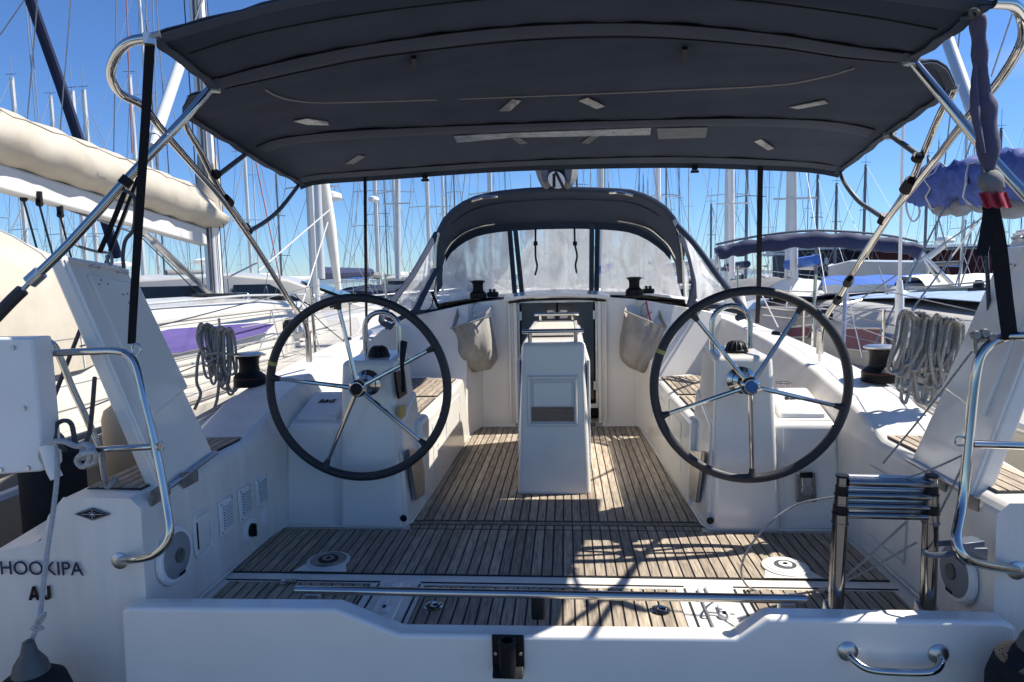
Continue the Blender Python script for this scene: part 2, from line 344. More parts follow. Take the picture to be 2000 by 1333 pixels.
# helm consoles
for s in (-1, 1):
    m = MB(); m.hexa([(s*.82,3.56,-.01),(s*1.53,3.56,-.01),(s*1.53,4.08,-.01),(s*.80,4.08,-.01)], [(s*.85,3.60,.565),(s*1.51,3.60,.565),(s*1.50,4.02,.70),(s*.85,4.02,.70)])
    O('helm_console', m, GEL, boat, bevel=.022, seg=3)
    m = MB(); m.hexa([(s*.845,3.53,-.01),(s*1.21,3.53,-.01),(s*1.21,4.1,-.01),(s*.83,4.1,-.01)], [(s*.87,3.585,.935),(s*1.17,3.585,.935),(s*1.15,3.98,.96),(s*.88,3.98,.96)])
    p = O('helm_pedestal', m, GEL, boat, bevel=.03, seg=4)
    # instrument lid in a shallow tray on the sloping console top
    zt = lambda y: .565+(y-3.6)*.321
    m = MB().hexa([(s*1.235,3.66,zt(3.66)-.01),(s*1.47,3.66,zt(3.66)-.01),(s*1.46,3.93,zt(3.93)-.01),(s*1.235,3.93,zt(3.93)-.01)], [(s*1.235,3.66,zt(3.66)+.03),(s*1.47,3.66,zt(3.66)+.03),(s*1.46,3.93,zt(3.93)+.03),(s*1.235,3.93,zt(3.93)+.03)])
    O('console_tray', MB().hexa([(s*1.215,3.635,zt(3.635)-.02),(s*1.49,3.635,zt(3.635)-.02),(s*1.48,3.99,zt(3.99)-.02),(s*1.215,3.99,zt(3.99)-.02)], [(s*1.215,3.635,zt(3.635)+.004),(s*1.49,3.635,zt(3.635)+.004),(s*1.48,3.99,zt(3.99)+.004),(s*1.215,3.99,zt(3.99)+.004)]), LIDG if s < 0 else GEL, boat)
    ld = O('instrument_lid', m, LIDG if s < 0 else WHITE, boat, bevel=.008)
    text('lettering', 'B&G', .052, BLK, ld, (s*1.35, 3.82, zt(3.82)+.034), (1,0,0), (0,1,.321), bold=.001, shear=.25)
    # arched grab rail and compass on the pedestal
    x0, x1 = (-1.105, -.90) if s < 0 else (.905, 1.115)
    pts = [(x0,3.84,.94),(x0,3.84,1.10)]+[((x0+x1)/2-math.cos(a)*(x1-x0)/2, 3.84, 1.10+math.sin(a)*.095) for a in [math.pi*i/10 for i in range(1, 10)]]+[(x1,3.84,1.10),(x1,3.84,.94)]
    O('grab_rail', MB().tube(pts, .0155, 12), STEEL, boat)
    cc = ((x0+x1)/2+.005, 3.74, .945)
    cp = O('compass', MB().lathe([(.064,0),(.064,.010),(.055,.016),(.051,.030),(.040,.048),(.020,.058),(.001,.060)], cc, (0,0,1), 20), BLK, boat)
    rb = MB()
    for k in range(14):
        a = 2*math.pi*k/14; rb.tube([(cc[0]+math.cos(a)*q, cc[1]+math.sin(a)*q, cc[2]+h) for q, h in ((.058,.012),(.053,.031),(.042,.050),(.021,.060))], .0025, 5)
    O('compass_rib', rb, LEATH, cp, ang=60)
    # stainless foot chock on the inner face
    q = [PX(*p, -.815) for p in ((793,878),(818,880),(830,962),(806,978))] if s < 0 else [PX(*p, .815) for p in ((1378,882),(1352,880),(1346,968),(1366,982))]
    fm = MB().prism(q, (s*-.02, 0, 0)); O('foot_chock', fm, STEELB, boat, bevel=.004)
# steering wheels
WC = {-1: Vector((-1.02, 3.4, .815)), 1: Vector((1.0, 3.4, .81))}
ANG = {-1: (172.6,101,27,-41,-115), 1: (199,128,58,-14,-88)}
for s in (-1, 1):
    c = WC[s]; Rr = .478
    rim = O('steering_wheel', MB().tube([c+Vector((math.cos(a)*Rr, 0, math.sin(a)*Rr)) for a in [2*math.pi*k/72 for k in range(72)]], .0232, 12, closed=True), LEATH, boat, label='left black-rimmed steering wheel with five chrome spokes' if s < 0 else 'right black-rimmed steering wheel with five chrome spokes and blue hub cap')
    for dg in ANG[s]:
        a = R(dg); u = Vector((math.cos(a), 0, math.sin(a)))
        O('spoke', MB().tube([c+u*.03, c+u*(Rr-.035)], [.0125, .0105], 10), STEEL, rim)
        O('spoke_boot', MB().tube([c+u*(Rr-.055), c+u*(Rr-.03), c+u*(Rr-.012)], [.0125,.017,.026], 10), LEATH, rim)
    O('hub', MB().lathe([(.045,-.03),(.048,-.02),(.047,.012),(.035,.026),(.001,.03)], c, (0,-1,0), 24), STEEL, rim)
    O('hub_cap', MB().lathe([(.032,.024),(.032,.032),(.027,.036),(.001,.037)], c, (0,-1,0), 24), BLUP if s > 0 else BLK, rim)
    O('shaft_flange', MB().lathe([(.024,0),(.03,.12),(.052,.13),(.052,.15),(.074,.165),(.074,.19)], c+Vector((0,.01,0)), (0,1,0), 24), STEEL, rim)
    a0 = R(163) if s < 0 else R(158)
    O('grip_tape', MB().tube([c+Vector((math.cos(a0+t)*Rr, 0, math.sin(a0+t)*Rr)) for t in (-.022,0,.022)], .0246, 12), YEL, rim)
# throttle and sticker on the port pedestal
th = O('throttle', MB().prism(quad([(768,727),(787,724),(792,770),(776,780)], lambda a, b: PX(a, b, -.842)), (.012,0,0)), BLK, boat, bevel=.004)
O('lever', MB().tube([PX(788,764,-.80),PX(787,735,-.785),PX(785,712,-.775)], .011, 8).tube([PX(785,714,-.775),PX(787,690,-.77),PX(789,668,-.77)], [.012,.018,.022], 10, flat=.6), BLK, th)
O('warning_sticker', MB().prism(quad([(778,795),(790,790),(791,812),(780,820)], lambda a, b: PX(a, b, -.836)), (.006,0,0)), YELS, boat)
# cup holder on the starboard console
ch = O('cup_holder', MB().tube([PZ(1530,748,.70)+Vector((math.cos(a)*.045, math.sin(a)*.045, 0)) for a in [2*math.pi*k/20 for k in range(20)]], .0035, 6, closed=True), STEEL, boat)
o_ = PZ(1530,748,.70)
O('holder_leg', MB().tube([o_+Vector((.045,0,0)), o_+Vector((.045,0,-.07))], .003).tube([o_+Vector((-.045,0,0)), o_+Vector((-.045,0,-.07))], .003).tube([o_+Vector((0,-.045,-.07))+Vector((0,0,0)), o_+Vector((0,-.045,0))], .003), STEEL, ch)
# ---- teak sole
deck('cockpit_sole', [(-.81,3.655),(.80,3.655),(.725,6.05),(-.755,6.05)], 0, boat)
deck('cross_plank', [(-.82,3.598),(.81,3.598),(.81,3.642),(-.82,3.642)], 0, boat, pitch=.06, dirv=(1,0), off=3.59)
aft = deck('aft_sole', [(-1.535,2.965),(1.50,2.965),(1.50,3.52),(-1.535,3.52)], 0, boat)
deck('aft_sole', [(-.80,3.526),(.79,3.526),(.80,3.586),(-.81,3.586)], 0, boat)
deck('companionway_sole', [(-.34,6.09),(.34,6.09),(.34,6.2),(-.34,6.2)], 0, boat)
for reg in ([(-1.50,2.45),(-.83,2.45),(-.83,2.865),(-1.50,2.865)], [(-.575,2.42),(.545,2.42),(.545,2.855),(-.575,2.855)], [(.835,2.45),(1.47,2.45),(1.47,2.865),(.835,2.865)]):
    deck('lid_teak', reg, 0, boat)
m = MB()
for x in (-.79, -.60, .585, .80): m.box((x, 2.64, -.0045), (.008, .46, .006))
for x0, x1 in ((-1.53,-.79),(-.60,.585),(.80,1.5)): m.box(((x0+x1)/2, 2.89, -.0045), (x1-x0, .008, .006))
O('lid_groove', m, CAULK, boat)
for x in (-.695, .69):                                   # moulded channels with white latches
    ch = O('moulded_channel', MB().box((x,2.66,.001),(.11,.40,.016)).box((x,2.80,.012),(.05,.10,.02)), GEL, boat, bevel=.007)
    O('latch', MB().lathe([(.024,0),(.024,.012),(.018,.02)], (x+.005,2.60,.008), n=14).box((x,2.64,.018),(.014,.09,.012)), WHITE, ch, bevel=.003)
    O('latch_hole', MB().box((x+.005,2.60,.03),(.014,.02,.003)), BLK, ch)
for x in (-.495, .45):                                   # recessed pull rings in the centre lid
    ring = O('pull_ring', MB().lathe([(.040,0),(.042,.004),(.034,.007),(.031,.001)], (x,2.655,.004), n=24), STEEL, boat)
    O('ring_recess', MB().lathe([(.030,0),(.030,.002)], (x,2.655,.006), n=20), BLK, ring)
    O('ring_bail', MB().tube([(x+.018*math.cos(a)+.008,2.655+.018*math.sin(a),.011) for a in [k*math.pi/6 for k in range(12)]], .0045, 6, closed=True), STEEL, ring)
for x in (-1.22, 1.19):
    O('deck_latch', MB().tube([(x+.022*math.cos(a),2.84+.022*math.sin(a),.012) for a in [k*math.pi/6 for k in range(12)]], .006, 6, closed=True).box((x+.03,2.85,.01),(.04,.03,.012)), STEEL, boat)
for x, mt in ((-1.105, GELG), (1.085, GEL)):             # round table-leg sockets
    so_ = O('deck_socket', MB().lathe([(.105,.0),(.105,.008),(.098,.011)], (x,3.085,.003), n=28), mt, boat, ang=30)
    O('socket_pad', MB().add([(x-.13,2.967,.007),(x+.13,2.967,.007),(x+.10,3.05,.007),(x-.10,3.05,.007)], [(0,1,2,3)]), GELD, so_)
    O('socket_ring', MB().lathe([(.088,0),(.088,.002),(.08,.003)], (x,3.085,.014), n=24), RUST if x < 0 else WHITE, so_)
    O('socket_ring', MB().lathe([(.05,0),(.05,.003)], (x,3.085,.0165), n=20), BLK if x < 0 else STEELB, so_)
    O('socket_ring', MB().lathe([(.03,0),(.03,.003)], (x,3.085,.0195), n=16), RUST if x < 0 else WHITE, so_)
    O('socket_hole', MB().lathe([(.011,0),(.011,.002)], (x,3.085,.023), n=8), BLK, so_)
# helm seat teak tops
for s in (-1, 1):
    deck('side_deck_teak', [(s*1.61,2.45),(s*1.61,3.30),(s*1.86,3.30),(s*1.84,2.45)], .578, boat, dirv=(.0,1))
# ---- table console amidships
m = MB().hexa([(-.245,4.12,-.01),(.225,4.12,-.01),(.225,5.55,-.01),(-.245,5.55,-.01)], [(-.205,4.2,.965),(.195,4.2,.965),(.2,5.5,.985),(-.2,5.5,.985)])
tc_ = O('cockpit_console', m, GEL, boat, bevel=.03, seg=4)
OO('console_side_trim', [MB().box((q_,4.75,.5),(.02,1.1,.7)) for q_ in (-.228,.218)], GELG, tc_, bevel=.008)
O('folded_table', MB().box((-.005,4.98,1.0),(.29,.86,.03)), mat('pale_teak_varnish', (.62,.56,.46), .5), tc_, bevel=.006)
O('table_rim', MB().box((-.165,4.98,1.0),(.028,.92,.04)).box((.155,4.98,1.0),(.028,.92,.04)).box((-.005,4.53,1.0),(.35,.03,.04)).box((-.005,5.43,1.0),(.35,.03,.04)), GEL, tc_, bevel=.006)
q = lambda px, py: PY(px, py, 4.15)
fr = MB()
def onface(x, z, out=0): return Vector((x, 4.12+(z+.01)*.082-out, z))
def facering(x0, x1, z0, z1, wdt, out, thick):
    m = MB(); o0 = [(x0,z0),(x1,z0),(x1,z1),(x0,z1)]; i0 = [(x0+wdt,z0+wdt),(x1-wdt,z0+wdt),(x1-wdt,z1-wdt),(x0+wdt,z1-wdt)]
    for i in range(4):
        j = (i+1) % 4; m.hexa([onface(*o0[i],out-thick),onface(*o0[j],out-thick),onface(*i0[j],out-thick),onface(*i0[i],out-thick)], [onface(*o0[i],out),onface(*o0[j],out),onface(*i0[j],out),onface(*i0[i],out)])
    return m
a, b = q(1030,737), q(1128,832)
X0, X1, Z1, Z0 = a.x, b.x, a.z, b.z
fl = O('locker_frame', facering(X0, X1, Z0, Z1, .018, .014, .03), GEL, tc_, bevel=.006, seg=3)
O('frame_gasket', facering(X0-.006, X1+.006, Z0-.006, Z1+.006, .008, .004, .02), LIDG, fl)
O('locker_liner', MB().prism([onface(X0+.02,Z0+.02,.003),onface(X1-.02,Z0+.02,.003),onface(X1-.02,Z1-.02,.003),onface(X0+.02,Z1-.02,.003)], (0,.004,0)), mat('pale_locker_liner', (.72,.72,.69), .4), fl)
O('locker_flap', MB().prism([onface(X0+.035,Z0+.125,.007),onface(X1-.035,Z0+.125,.007),onface(X1-.035,Z1-.04,.007),onface(X0+.035,Z1-.04,.007)], (0,.008,0)), GEL, fl, bevel=.003)
O('locker_plank', MB().prism([onface(X0+.022,Z0+.028,.009),onface(X1-.022,Z0+.028,.009),onface(X1-.022,Z0+.118,.009),onface(X0+.022,Z0+.118,.009)], (0,.006,0)), mat('brown_teak_board', (.30,.21,.14), .6, 0, .2, 30, .1, 8, col2=(.17,.12,.085), stretch=(1,9,12)), fl)
for (yy, x0, x1, zz) in ((4.22,-.20,.19,1.035),(5.42,-.175,.185,1.075)):
    O('console_handrail', MB().tube([(x0,yy,zz),(x1,yy,zz)], .0145, 12).tube([(x0+.05,yy,zz),(x0+.05,yy+.01,zz-.07)], .013, 10).tube([(x1-.05,yy,zz),(x1-.05,yy+.01,zz-.07)], .013, 10), STEEL, tc_)
# ---- fittings on the port cockpit wall
W = -1.55
def wall(px, py): return PX(px, py, W)
def louvre(cy, cz, par, X=W, sgn=1):
    w_, h_ = .125, .165
    f = O('louvre_vent', MB().box((X+sgn*.006, cy, cz), (.012, w_, h_)), WHITE, par, bevel=.005)
    for k in range(9):
        z = cz-.055+k*.0135
        O('slat_gap', MB().box((X+sgn*.0135, cy+.008, z), (.003, .085, .0062)), FENDG, f)
        O('slat', MB().hexa([(X+sgn*.012,cy-.035,z+.004),(X+sgn*.012,cy+.05,z+.004),(X+sgn*.02,cy+.05,z+.002),(X+sgn*.02,cy-.035,z+.002)], [(X+sgn*.012,cy-.035,z+.010),(X+sgn*.012,cy+.05,z+.010),(X+sgn*.02,cy+.05,z+.005),(X+sgn*.02,cy-.035,z+.005)]), WHITE, f)
    OO('screw', [MB().lathe([(.005,0),(.004,.003)], (X+sgn*.012,cy+dy,cz+dz),(sgn,0,0),8) for dy, dz in ((-.05,.07),(-.05,-.07),(.05,.07))], RUST, f)
for cy in (2.955, 3.14, 3.325): louvre(cy, .283, boat)
kn = O('battery_switch', MB().lathe([(.062,0),(.062,.008),(.05,.014)], (W,3.175,.125), (1,0,0), 24), WHITE, boat)
O('switch_knob', MB().lathe([(.034,0),(.034,.014)], (W+.012,3.175,.125), (1,0,0), 20).box((W+.03,3.175,.125),(.02,.014,.062)), BLK, kn)
O('filler_cap', MB().lathe([(.055,0),(.055,.007),(.046,.012),(.001,.013)], (W,3.35,.135), (1,0,0), 24), WHITE, boat)
# square hatch with moulded frame
hc = (W+.004, 2.755, .279)
hm = MB().tube(smooth([(W+.004,2.69,.20),(W+.004,2.69,.36),(W+.004,2.75,.375),(W+.004,2.81,.35),(W+.004,2.82,.22),(W+.004,2.76,.19)], 5, True), .006, 8, closed=True)
hf = O('wall_locker', hm, WHITE, boat)
O('locker_door', MB().box((W+.003,2.755,.282),(.006,.115,.15)), GEL, hf, bevel=.003)
O('locker_grip', MB().box((W+.008,2.705,.28),(.004,.006,.12)), BLK, hf)
def speaker(cy, cz, X, sgn, lab=None):
    sp = O('loudspeaker', MB().lathe([(.118,0),(.118,.012),(.108,.02),(.1,.02)], (X,cy,cz), (sgn,0,0), 40), WHITE, boat, bevel=0)
    O('speaker_grille', MB().lathe([(.1,.016),(.092,.022),(.05,.028),(.03,.028)], (X,cy,cz), (sgn,0,0), 40), SPKG, sp)
    O('tweeter', MB().lathe([(.03,.026),(.03,.034),(.024,.036),(.001,.028)], (X,cy,cz), (sgn,0,0), 24), FENDG, sp)
    O('speaker_badge', MB().box((X+sgn*.022,cy+.02,cz-.085),(.004,.045,.014)), BLK, sp)
speaker(2.53, .27, W, 1); speaker(2.55, .235, 1.55, -1)
# square panel moulded into starboard wall, shower locker door
O('wall_locker', MB().tube(smooth([(1.546,2.95,.12),(1.546,2.95,.40),(1.546,3.0,.43),(1.546,3.30,.43),(1.546,3.33,.40),(1.546,3.33,.12),(1.546,3.28,.09),(1.546,3.0,.09)], 4, True), .004, 6, closed=True), LIDG, boat)
hs = O('hasp', MB().prism(quad([(1555,925),(1593,925),(1596,982),(1556,982)], lambda a, b: PY(a, b, 3.545)), (0,.014,0)), RUST, boat, bevel=.005)
O('hasp_arm', MB().prism(quad([(1566,924),(1585,924),(1584,970),(1568,970)], lambda a, b: PY(a, b, 3.525)), (0,.02,0)).lathe([(.03,0),(.03,.012)], PY(1575,957,3.53), (0,-1,0), 16), STEELB, hs, bevel=.004)
O('hasp_cap', MB().prism(quad([(1564,924),(1588,924),(1587,934),(1565,934)], lambda a, b: PY(a, b, 3.51)), (0,.02,0)), BLK, hs)
# ---- fold-down transom gate
G = 2.27
prof = [(235,1335),(235,1195),(248,1187),(655,1190),(780,1240),(1440,1248),(1502,1208),(1965,1216),(1988,1228),(1990,1335)]
gp = [PY(x, y, G) for x, y in prof]; gp[0].z = gp[-1].z = -.55
gate = O('transom_gate', MB().prism(gp, (0,.085,0)), GEL, boat, bevel=.014, seg=3)
sh = Vector((0,0,0))
for (x0, x1, y0, y1, sc) in ((345,395,1183,1184,1),(430,470,1184,1185,1),(590,640,1186,1187,1)):
    O('scuff_mark', MB().prism([PY(x0,y0,G+.05)+Vector((0,0,.002)),PY(x1,y1,G+.05)+Vector((0,0,.002)),PY(x1-8,y1,G+.05)+Vector((0,.012,.002)),PY(x0+6,y0,G+.05)+Vector((0,.012,.002))], (0,0,.0006)), NAVY, gate)
c = PY(993,1272,G)
bk = O('pole_bracket', MB().box((c.x,G-.008,c.z+.002),(.115,.016,.125)).hexa([(c.x-.055,G-.06,c.z-.07),(c.x+.055,G-.06,c.z-.07),(c.x+.055,G-.01,c.z-.07),(c.x-.055,G-.01,c.z-.07)], [(c.x-.055,G-.02,c.z-.045),(c.x+.055,G-.02,c.z-.045),(c.x+.055,G-.01,c.z-.045),(c.x-.055,G-.01,c.z-.045)]), BLK, gate, bevel=.004)
O('bracket_sleeve', MB().lathe([(.03,-.06),(.03,.055),(.034,.058),(.034,.064),(.022,.064),(.022,0)], (c.x,G-.04,c.z), (0,0,1), 20), BLK, bk)
OO('screw', [MB().lathe([(.007,0),(.006,.004)], (c.x+q_,G-.016,c.z),(0,-1,0),8) for q_ in (-.045,.045)], STEELB, bk)
a, b = PY(1655,1272,G), PY(1832,1277,G)
gh = O('grab_handle', MB().tube(smooth([a+Vector((0,-.002,0)),a+Vector((.008,-.035,-.012)),a+Vector((.05,-.058,-.03)),(a+b)/2+Vector((0,-.062,-.034)),b+Vector((-.05,-.058,-.03)),b+Vector((-.008,-.035,-.012)),b+Vector((0,-.002,0))], 6), .0125, 12), STEEL, gate)
OO('handle_flange', [MB().lathe([(.034,0),(.034,.006),(.026,.012),(.014,.016)], q_, (0,-1,0), 20) for q_ in (a, b)], STEELB, gh)
# rail bar along the gate's inside edge
a, b = PY(578,1152,2.42), PY(1574,1171,2.42)
br = O('foot_rail', MB().tube([a, b], .0165, 16), STEEL, boat)
for t in (.035, .49, .965):
    p = a.lerp(b, t); O('rail_bracket', MB().box((p.x, 2.425, p.z-.055), (.062 if t != .49 else .052, .03, .09)), STEELB if t != .49 else BLK, br, bevel=.008)
# ---- lettering on the port quarter
Y0 = 2.345
text('boat_name', 'HOOKIPA', .078, NAVY, boat, PY(80,1112,Y0-.004), (1,0,.0), (0,0,1), shear=0)
def glyph(name, polys, ox, oz, h):
    m = MB()
    for pl in polys: m.prism([Vector((ox+x*h, Y0-.002, oz+z*h)) for x, z in pl], (0,-.0015,0))
    O(name, m, BLK, boat, ang=0)
gl = PY(57,1172,Y0); gj = PY(84,1171,Y0); hh = PY(57,1145,Y0).z-gl.z
glyph('port_letter', [[(0,0),(.24,0),(.54,1),(.36,1)], [(.60,0),(.86,0),(.58,1),(.40,1)], [(.22,.2),(.64,.2),(.60,.38),(.27,.38)]], gl.x, gl.z, hh)
glyph('port_letter', [[(.40,.25),(.64,.20),(.64,1),(.40,1)], [(.02,.30),(.08,.08),(.26,.22),(.24,.34)], [(.08,.08),(.30,-.02),(.32,.20),(.26,.22)], [(.30,-.02),(.54,.04),(.42,.24),(.32,.20)], [(.54,.04),(.64,.20),(.40,.25),(.42,.24)]], gj.x, gj.z, hh)
e0 = PY(180,1005,Y0-.004)
em = O('emblem', MB().prism([e0+Vector((-.073,0,0)), e0+Vector((0,0,-.025)), e0+Vector((.073,0,0)), e0+Vector((0,0,.025))], (0,.002,0)), BLK, boat)
O('emblem_border', MB().tube([e0+Vector((-.064,-.001,0)), e0+Vector((0,-.001,-.0215)), e0+Vector((.064,-.001,0)), e0+Vector((0,-.001,.0215))], .0009, 4, closed=True), LIDG, em)
O('emblem_star', MB().tube([e0+Vector((0,-.001,-.018)), e0+Vector((0,-.001,.018))], .0011, 4).tube([e0+Vector((-.012,-.001,-.008)), e0+Vector((.012,-.001,.008))], .0009, 4).tube([e0+Vector((.012,-.001,-.008)), e0+Vector((-.012,-.001,.008))], .0009, 4).tube([e0+Vector((-.042,-.001,0)), e0+Vector((.042,-.001,0))], .0012, 4), LIDG, em)
# ---- hinge plates below the lifted helm seats
for s, px in ((-1, [((350,925),(384,918),(385,940),(357,955)), ((290,962),(308,950),(312,978),(295,990)), ((318,955),(330,948),(331,965),(320,972))]), (1, [((1818,918),(1850,940),(1848,962),(1820,944)), ((1888,965),(1915,975),(1912,1000),(1888,990))])):
    for q4 in px: O('hinge_plate', MB().prism([PX(*p, s*1.548) for p in q4], (s*-.006,0,0)), RUST, boat)
# ---- lifted helm seats
def flap(s, tb, tf, hb, hf, th, inner, lab):
    nrm = ((tf-hb).cross(hf-hb)).normalized()
    if nrm.x*s > 0: nrm = -nrm           # towards the cockpit
    fp = O('lifted_helm_seat', MB().prism([hb, hf, tf, tb], -nrm*th), GEL, boat, label=lab, bevel=.01)
    # raised inner moulding
    P_ = lambda u, v: hb.lerp(hf, u).lerp(tb.lerp(tf, u), v)
    O('seat_moulding', MB().prism([P_(u, v)+nrm*.001 for u, v in inner], nrm*.02), GEL, fp, bevel=.008, seg=3)
    dm = MB()
    for u, v in ((.30,.88),(.36,.90),(.44,.885),(.62,.84),(.7,.845),(.66,.80),(.75,.80),(.82,.875),(.88,.89),(.93,.875)): dm.lathe([(.005,0),(.004,.002)], P_(u, v)+nrm*.021, nrm, 8)
    O('screw', dm, RUST, fp)
    O('rim_lip', MB().tube([P_(.02,.975)+nrm*.004, P_(.98,.975)+nrm*.004], .006, 6).tube([P_(.03,.01)+nrm*.004, P_(.03,.98)+nrm*.004], .008, 6), GEL, fp)
    O('eye_strap', MB().tube(smooth([P_(.35,.965)+nrm*.005, P_(.37,.965)+nrm*.02, P_(.45,.965)+nrm*.02, P_(.47,.965)+nrm*.005], 3), .005, 6).tube(smooth([P_(.75,.955)+nrm*.005, P_(.77,.955)+nrm*.02, P_(.9,.955)+nrm*.02, P_(.92,.955)+nrm*.005], 3), .005, 6), STEELB, fp)
    O('hinge_rail', MB().tube([P_(.03,.012)+nrm*.012, P_(1.0,.012)+nrm*.012], .012, 8), STEELB, fp)
    return fp
flap(-1, PY(118,497,2.42), PY(246,520,2.86), PX(318,965,-1.56), PX(420,890,-1.56), .06, [(.25,.30),(1.02,.36),(1.0,.90),(.22,.92)], 'left helm seat lifted upright on its hinges')
flap(1, PY(2110,430,2.5), PY(1985,448,2.98), PX(1900,975,1.56), PX(1776,905,1.56), .06, [(.2,.28),(.95,.33),(.97,.92),(.2,.92)], 'right helm seat lifted upright on its hinges')

# ---- small mould lines, sealant joints and stains that break up the mouldings
for s in (-1, 1):
    O('mould_line', MB().tube([(s*1.225,3.545,.02),(s*1.225,3.585,.555)], .0022, 5), LIDG, boat)
    O('mould_line', MB().tube([(s*1.535,3.45,.02),(s*1.54,3.45,.54)], .003, 5), LIDG, boat)
    O('sealant_joint', MB().tube([(s*1.545,2.45,.006),(s*1.545,3.53,.006),(s*1.53,3.545,.006),(s*.84,3.545,.006),(s*.81,3.62,.006),(s*.775,5.6,.006)], .007, 6), GELD, boat)
    for y in (4.05, 4.6, 5.2): O('button_plug', MB().lathe([(.009,0),(.007,.003)], (s*.797, y, .40), (-s,0,0), 10), LIDG, boat)
    O('pad_eye', MB().tube([(s*.80+(-s)*.012*math.sin(a), 4.35+.022*math.cos(a), .26+.012*math.sin(a)) for a in [k*math.pi/6 for k in range(12)]], .004, 6, closed=True), STEELB, boat)
    O('locker_edge', MB().tube(smooth([(s*.792,4.2,.12),(s*.796,4.2,.44),(s*.796,5.3,.44),(s*.785,5.3,.12)], 1), .003, 5), LIDG, boat)
    O('drain_cover', MB().lathe([(.02,0),(.016,.004)], (s*.835, 3.528, .06), (0,-1,0), 12), BLK, boat)
    O('courtesy_light', MB().lathe([(.03,0),(.028,.008),(.02,.01)], (s*.815, 3.9, .17), (-s,0,0), 16), STEELB, boat)
for x, z in ((-1.45,.44),(-1.30,.30),(1.42,.40)):
    pass
# ---- pushpit rails
def tubepx(pts, r, n=12, k=5): return MB().tube(smooth([PY(*p) for p in pts], k), r, n)
rl = O('pushpit_rail', tubepx([(235,1095,2.34),(262,1094,2.28),(305,1082,2.24),(331,1045,2.24),(324,980,2.27),(305,880,2.3),(284,790,2.32),(268,722,2.34),(254,697,2.35),(228,686,2.37),(170,687,2.4),(70,692,2.46)], .0145), STEEL, boat)
O('rail_flange', MB().lathe([(.032,0),(.032,.007),(.018,.014)], PY(235,1095,2.35), (0,-1,0), 20), STEELB, rl)
O('rail_crossbar', tubepx([(312,872,2.3),(240,876,2.33),(172,881,2.36)], .0125), STEEL, rl)
O('rail_eye', MB().tube([PY(266+9*math.cos(a),683+11*math.sin(a)*1.1,2.34) for a in [k*math.pi/6 for k in range(12)]], .003, 6, closed=True).tube([PY(312+8*math.cos(a),872+9*math.sin(a),2.29) for a in [k*math.pi/6 for k in range(12)]], .003, 6, closed=True), STEEL, rl)
r2 = O('pushpit_rail', tubepx([(66,668,2.75),(92,668,2.75),(106,676,2.75),(120,705,2.76),(143,762,2.78),(189,864,2.8),(203,935,2.82)], .0145), STEEL, boat)
rr_ = O('pushpit_rail', tubepx([(2080,650,2.2),(2000,656,2.26),(1958,660,2.3),(1924,682,2.3),(1907,725,2.3),(1893,850,2.3),(1880,980,2.28),(1868,1050,2.22),(1882,1088,2.2),(1920,1103,2.25),(1986,1114,2.34)], .0155), STEEL, boat)
O('rail_flange', MB().lathe([(.032,0),(.032,.007),(.018,.014)], PY(1985,1114,2.35), (0,-1,0), 20), STEELB, rr_)
O('rail_crossbar', tubepx([(1898,868,2.3),(1960,870,2.32),(2060,874,2.36)], .0135), STEEL, rr_)
sh = O('rail_shackle', MB().lathe([(.013,-.012),(.016,0),(.013,.012)], PY(1905,655,2.3), (0,1,0), 10).lathe([(.013,-.012),(.016,0),(.013,.012)], PY(1922,651,2.3), (0,1,0), 10).lathe([(.012,-.012),(.014,0),(.012,.012)], PY(1935,659,2.3), (0,1,0), 10).tube([PY(1905,655,2.3), PY(1906,690,2.31)], .006, 6).tube([PY(1908,665,2.3), PY(1925,662,2.3)], .01, 6), RUST, rr_)
O('rail_eye', MB().tube([PY(1876+11*math.cos(a),862+9*math.sin(a),2.3) for a in [k*math.pi/6 for k in range(12)]], .0035, 6, closed=True), STEEL, rr_)
# stanchions and lifelines
for s in (-1, 1):
    for y in (3.6, 5.4, 7.2, 9.0):
        x = {3.6:2.06,5.4:2.02,7.2:1.88,9.0:1.58}[y]; z = {3.6:.57,5.4:.75,7.2:.85,9.0:.92}[y]
        if y == 3.6: continue
        O('stanchion', MB().tube([(s*x,y,z),(s*x*1.005,y,z+.60)], .0125, 10).lathe([(.035,0),(.03,.02),(.014,.04)], (s*x,y,z), n=12), STEEL, boat)
    pr = [(s*2.05,2.75,1.12),(s*2.03,5.4,1.34),(s*1.89,7.2,1.43),(s*1.59,9.0,1.5)]; pl = [(a, b, c-.28) for a, b, c in pr]
    O('lifeline', MB().tube(pr, .0035, 6), WIRE, boat); O('lifeline', MB().tube(pl, .0035, 6), WIRE, boat)
    O('toe_rail', MB().tube([(s*2.10,3.7,.59),(s*2.06,4.9,.72),(s*2.03,5.6,.78),(s*1.98,6.3,.84),(s*1.6,9,.94)], .012, 6), ALU, boat)
    O('sheet_track', MB().box((s*1.93,5.2,.75),(.05,.5,.025), rz=s*.03), BLK, boat)
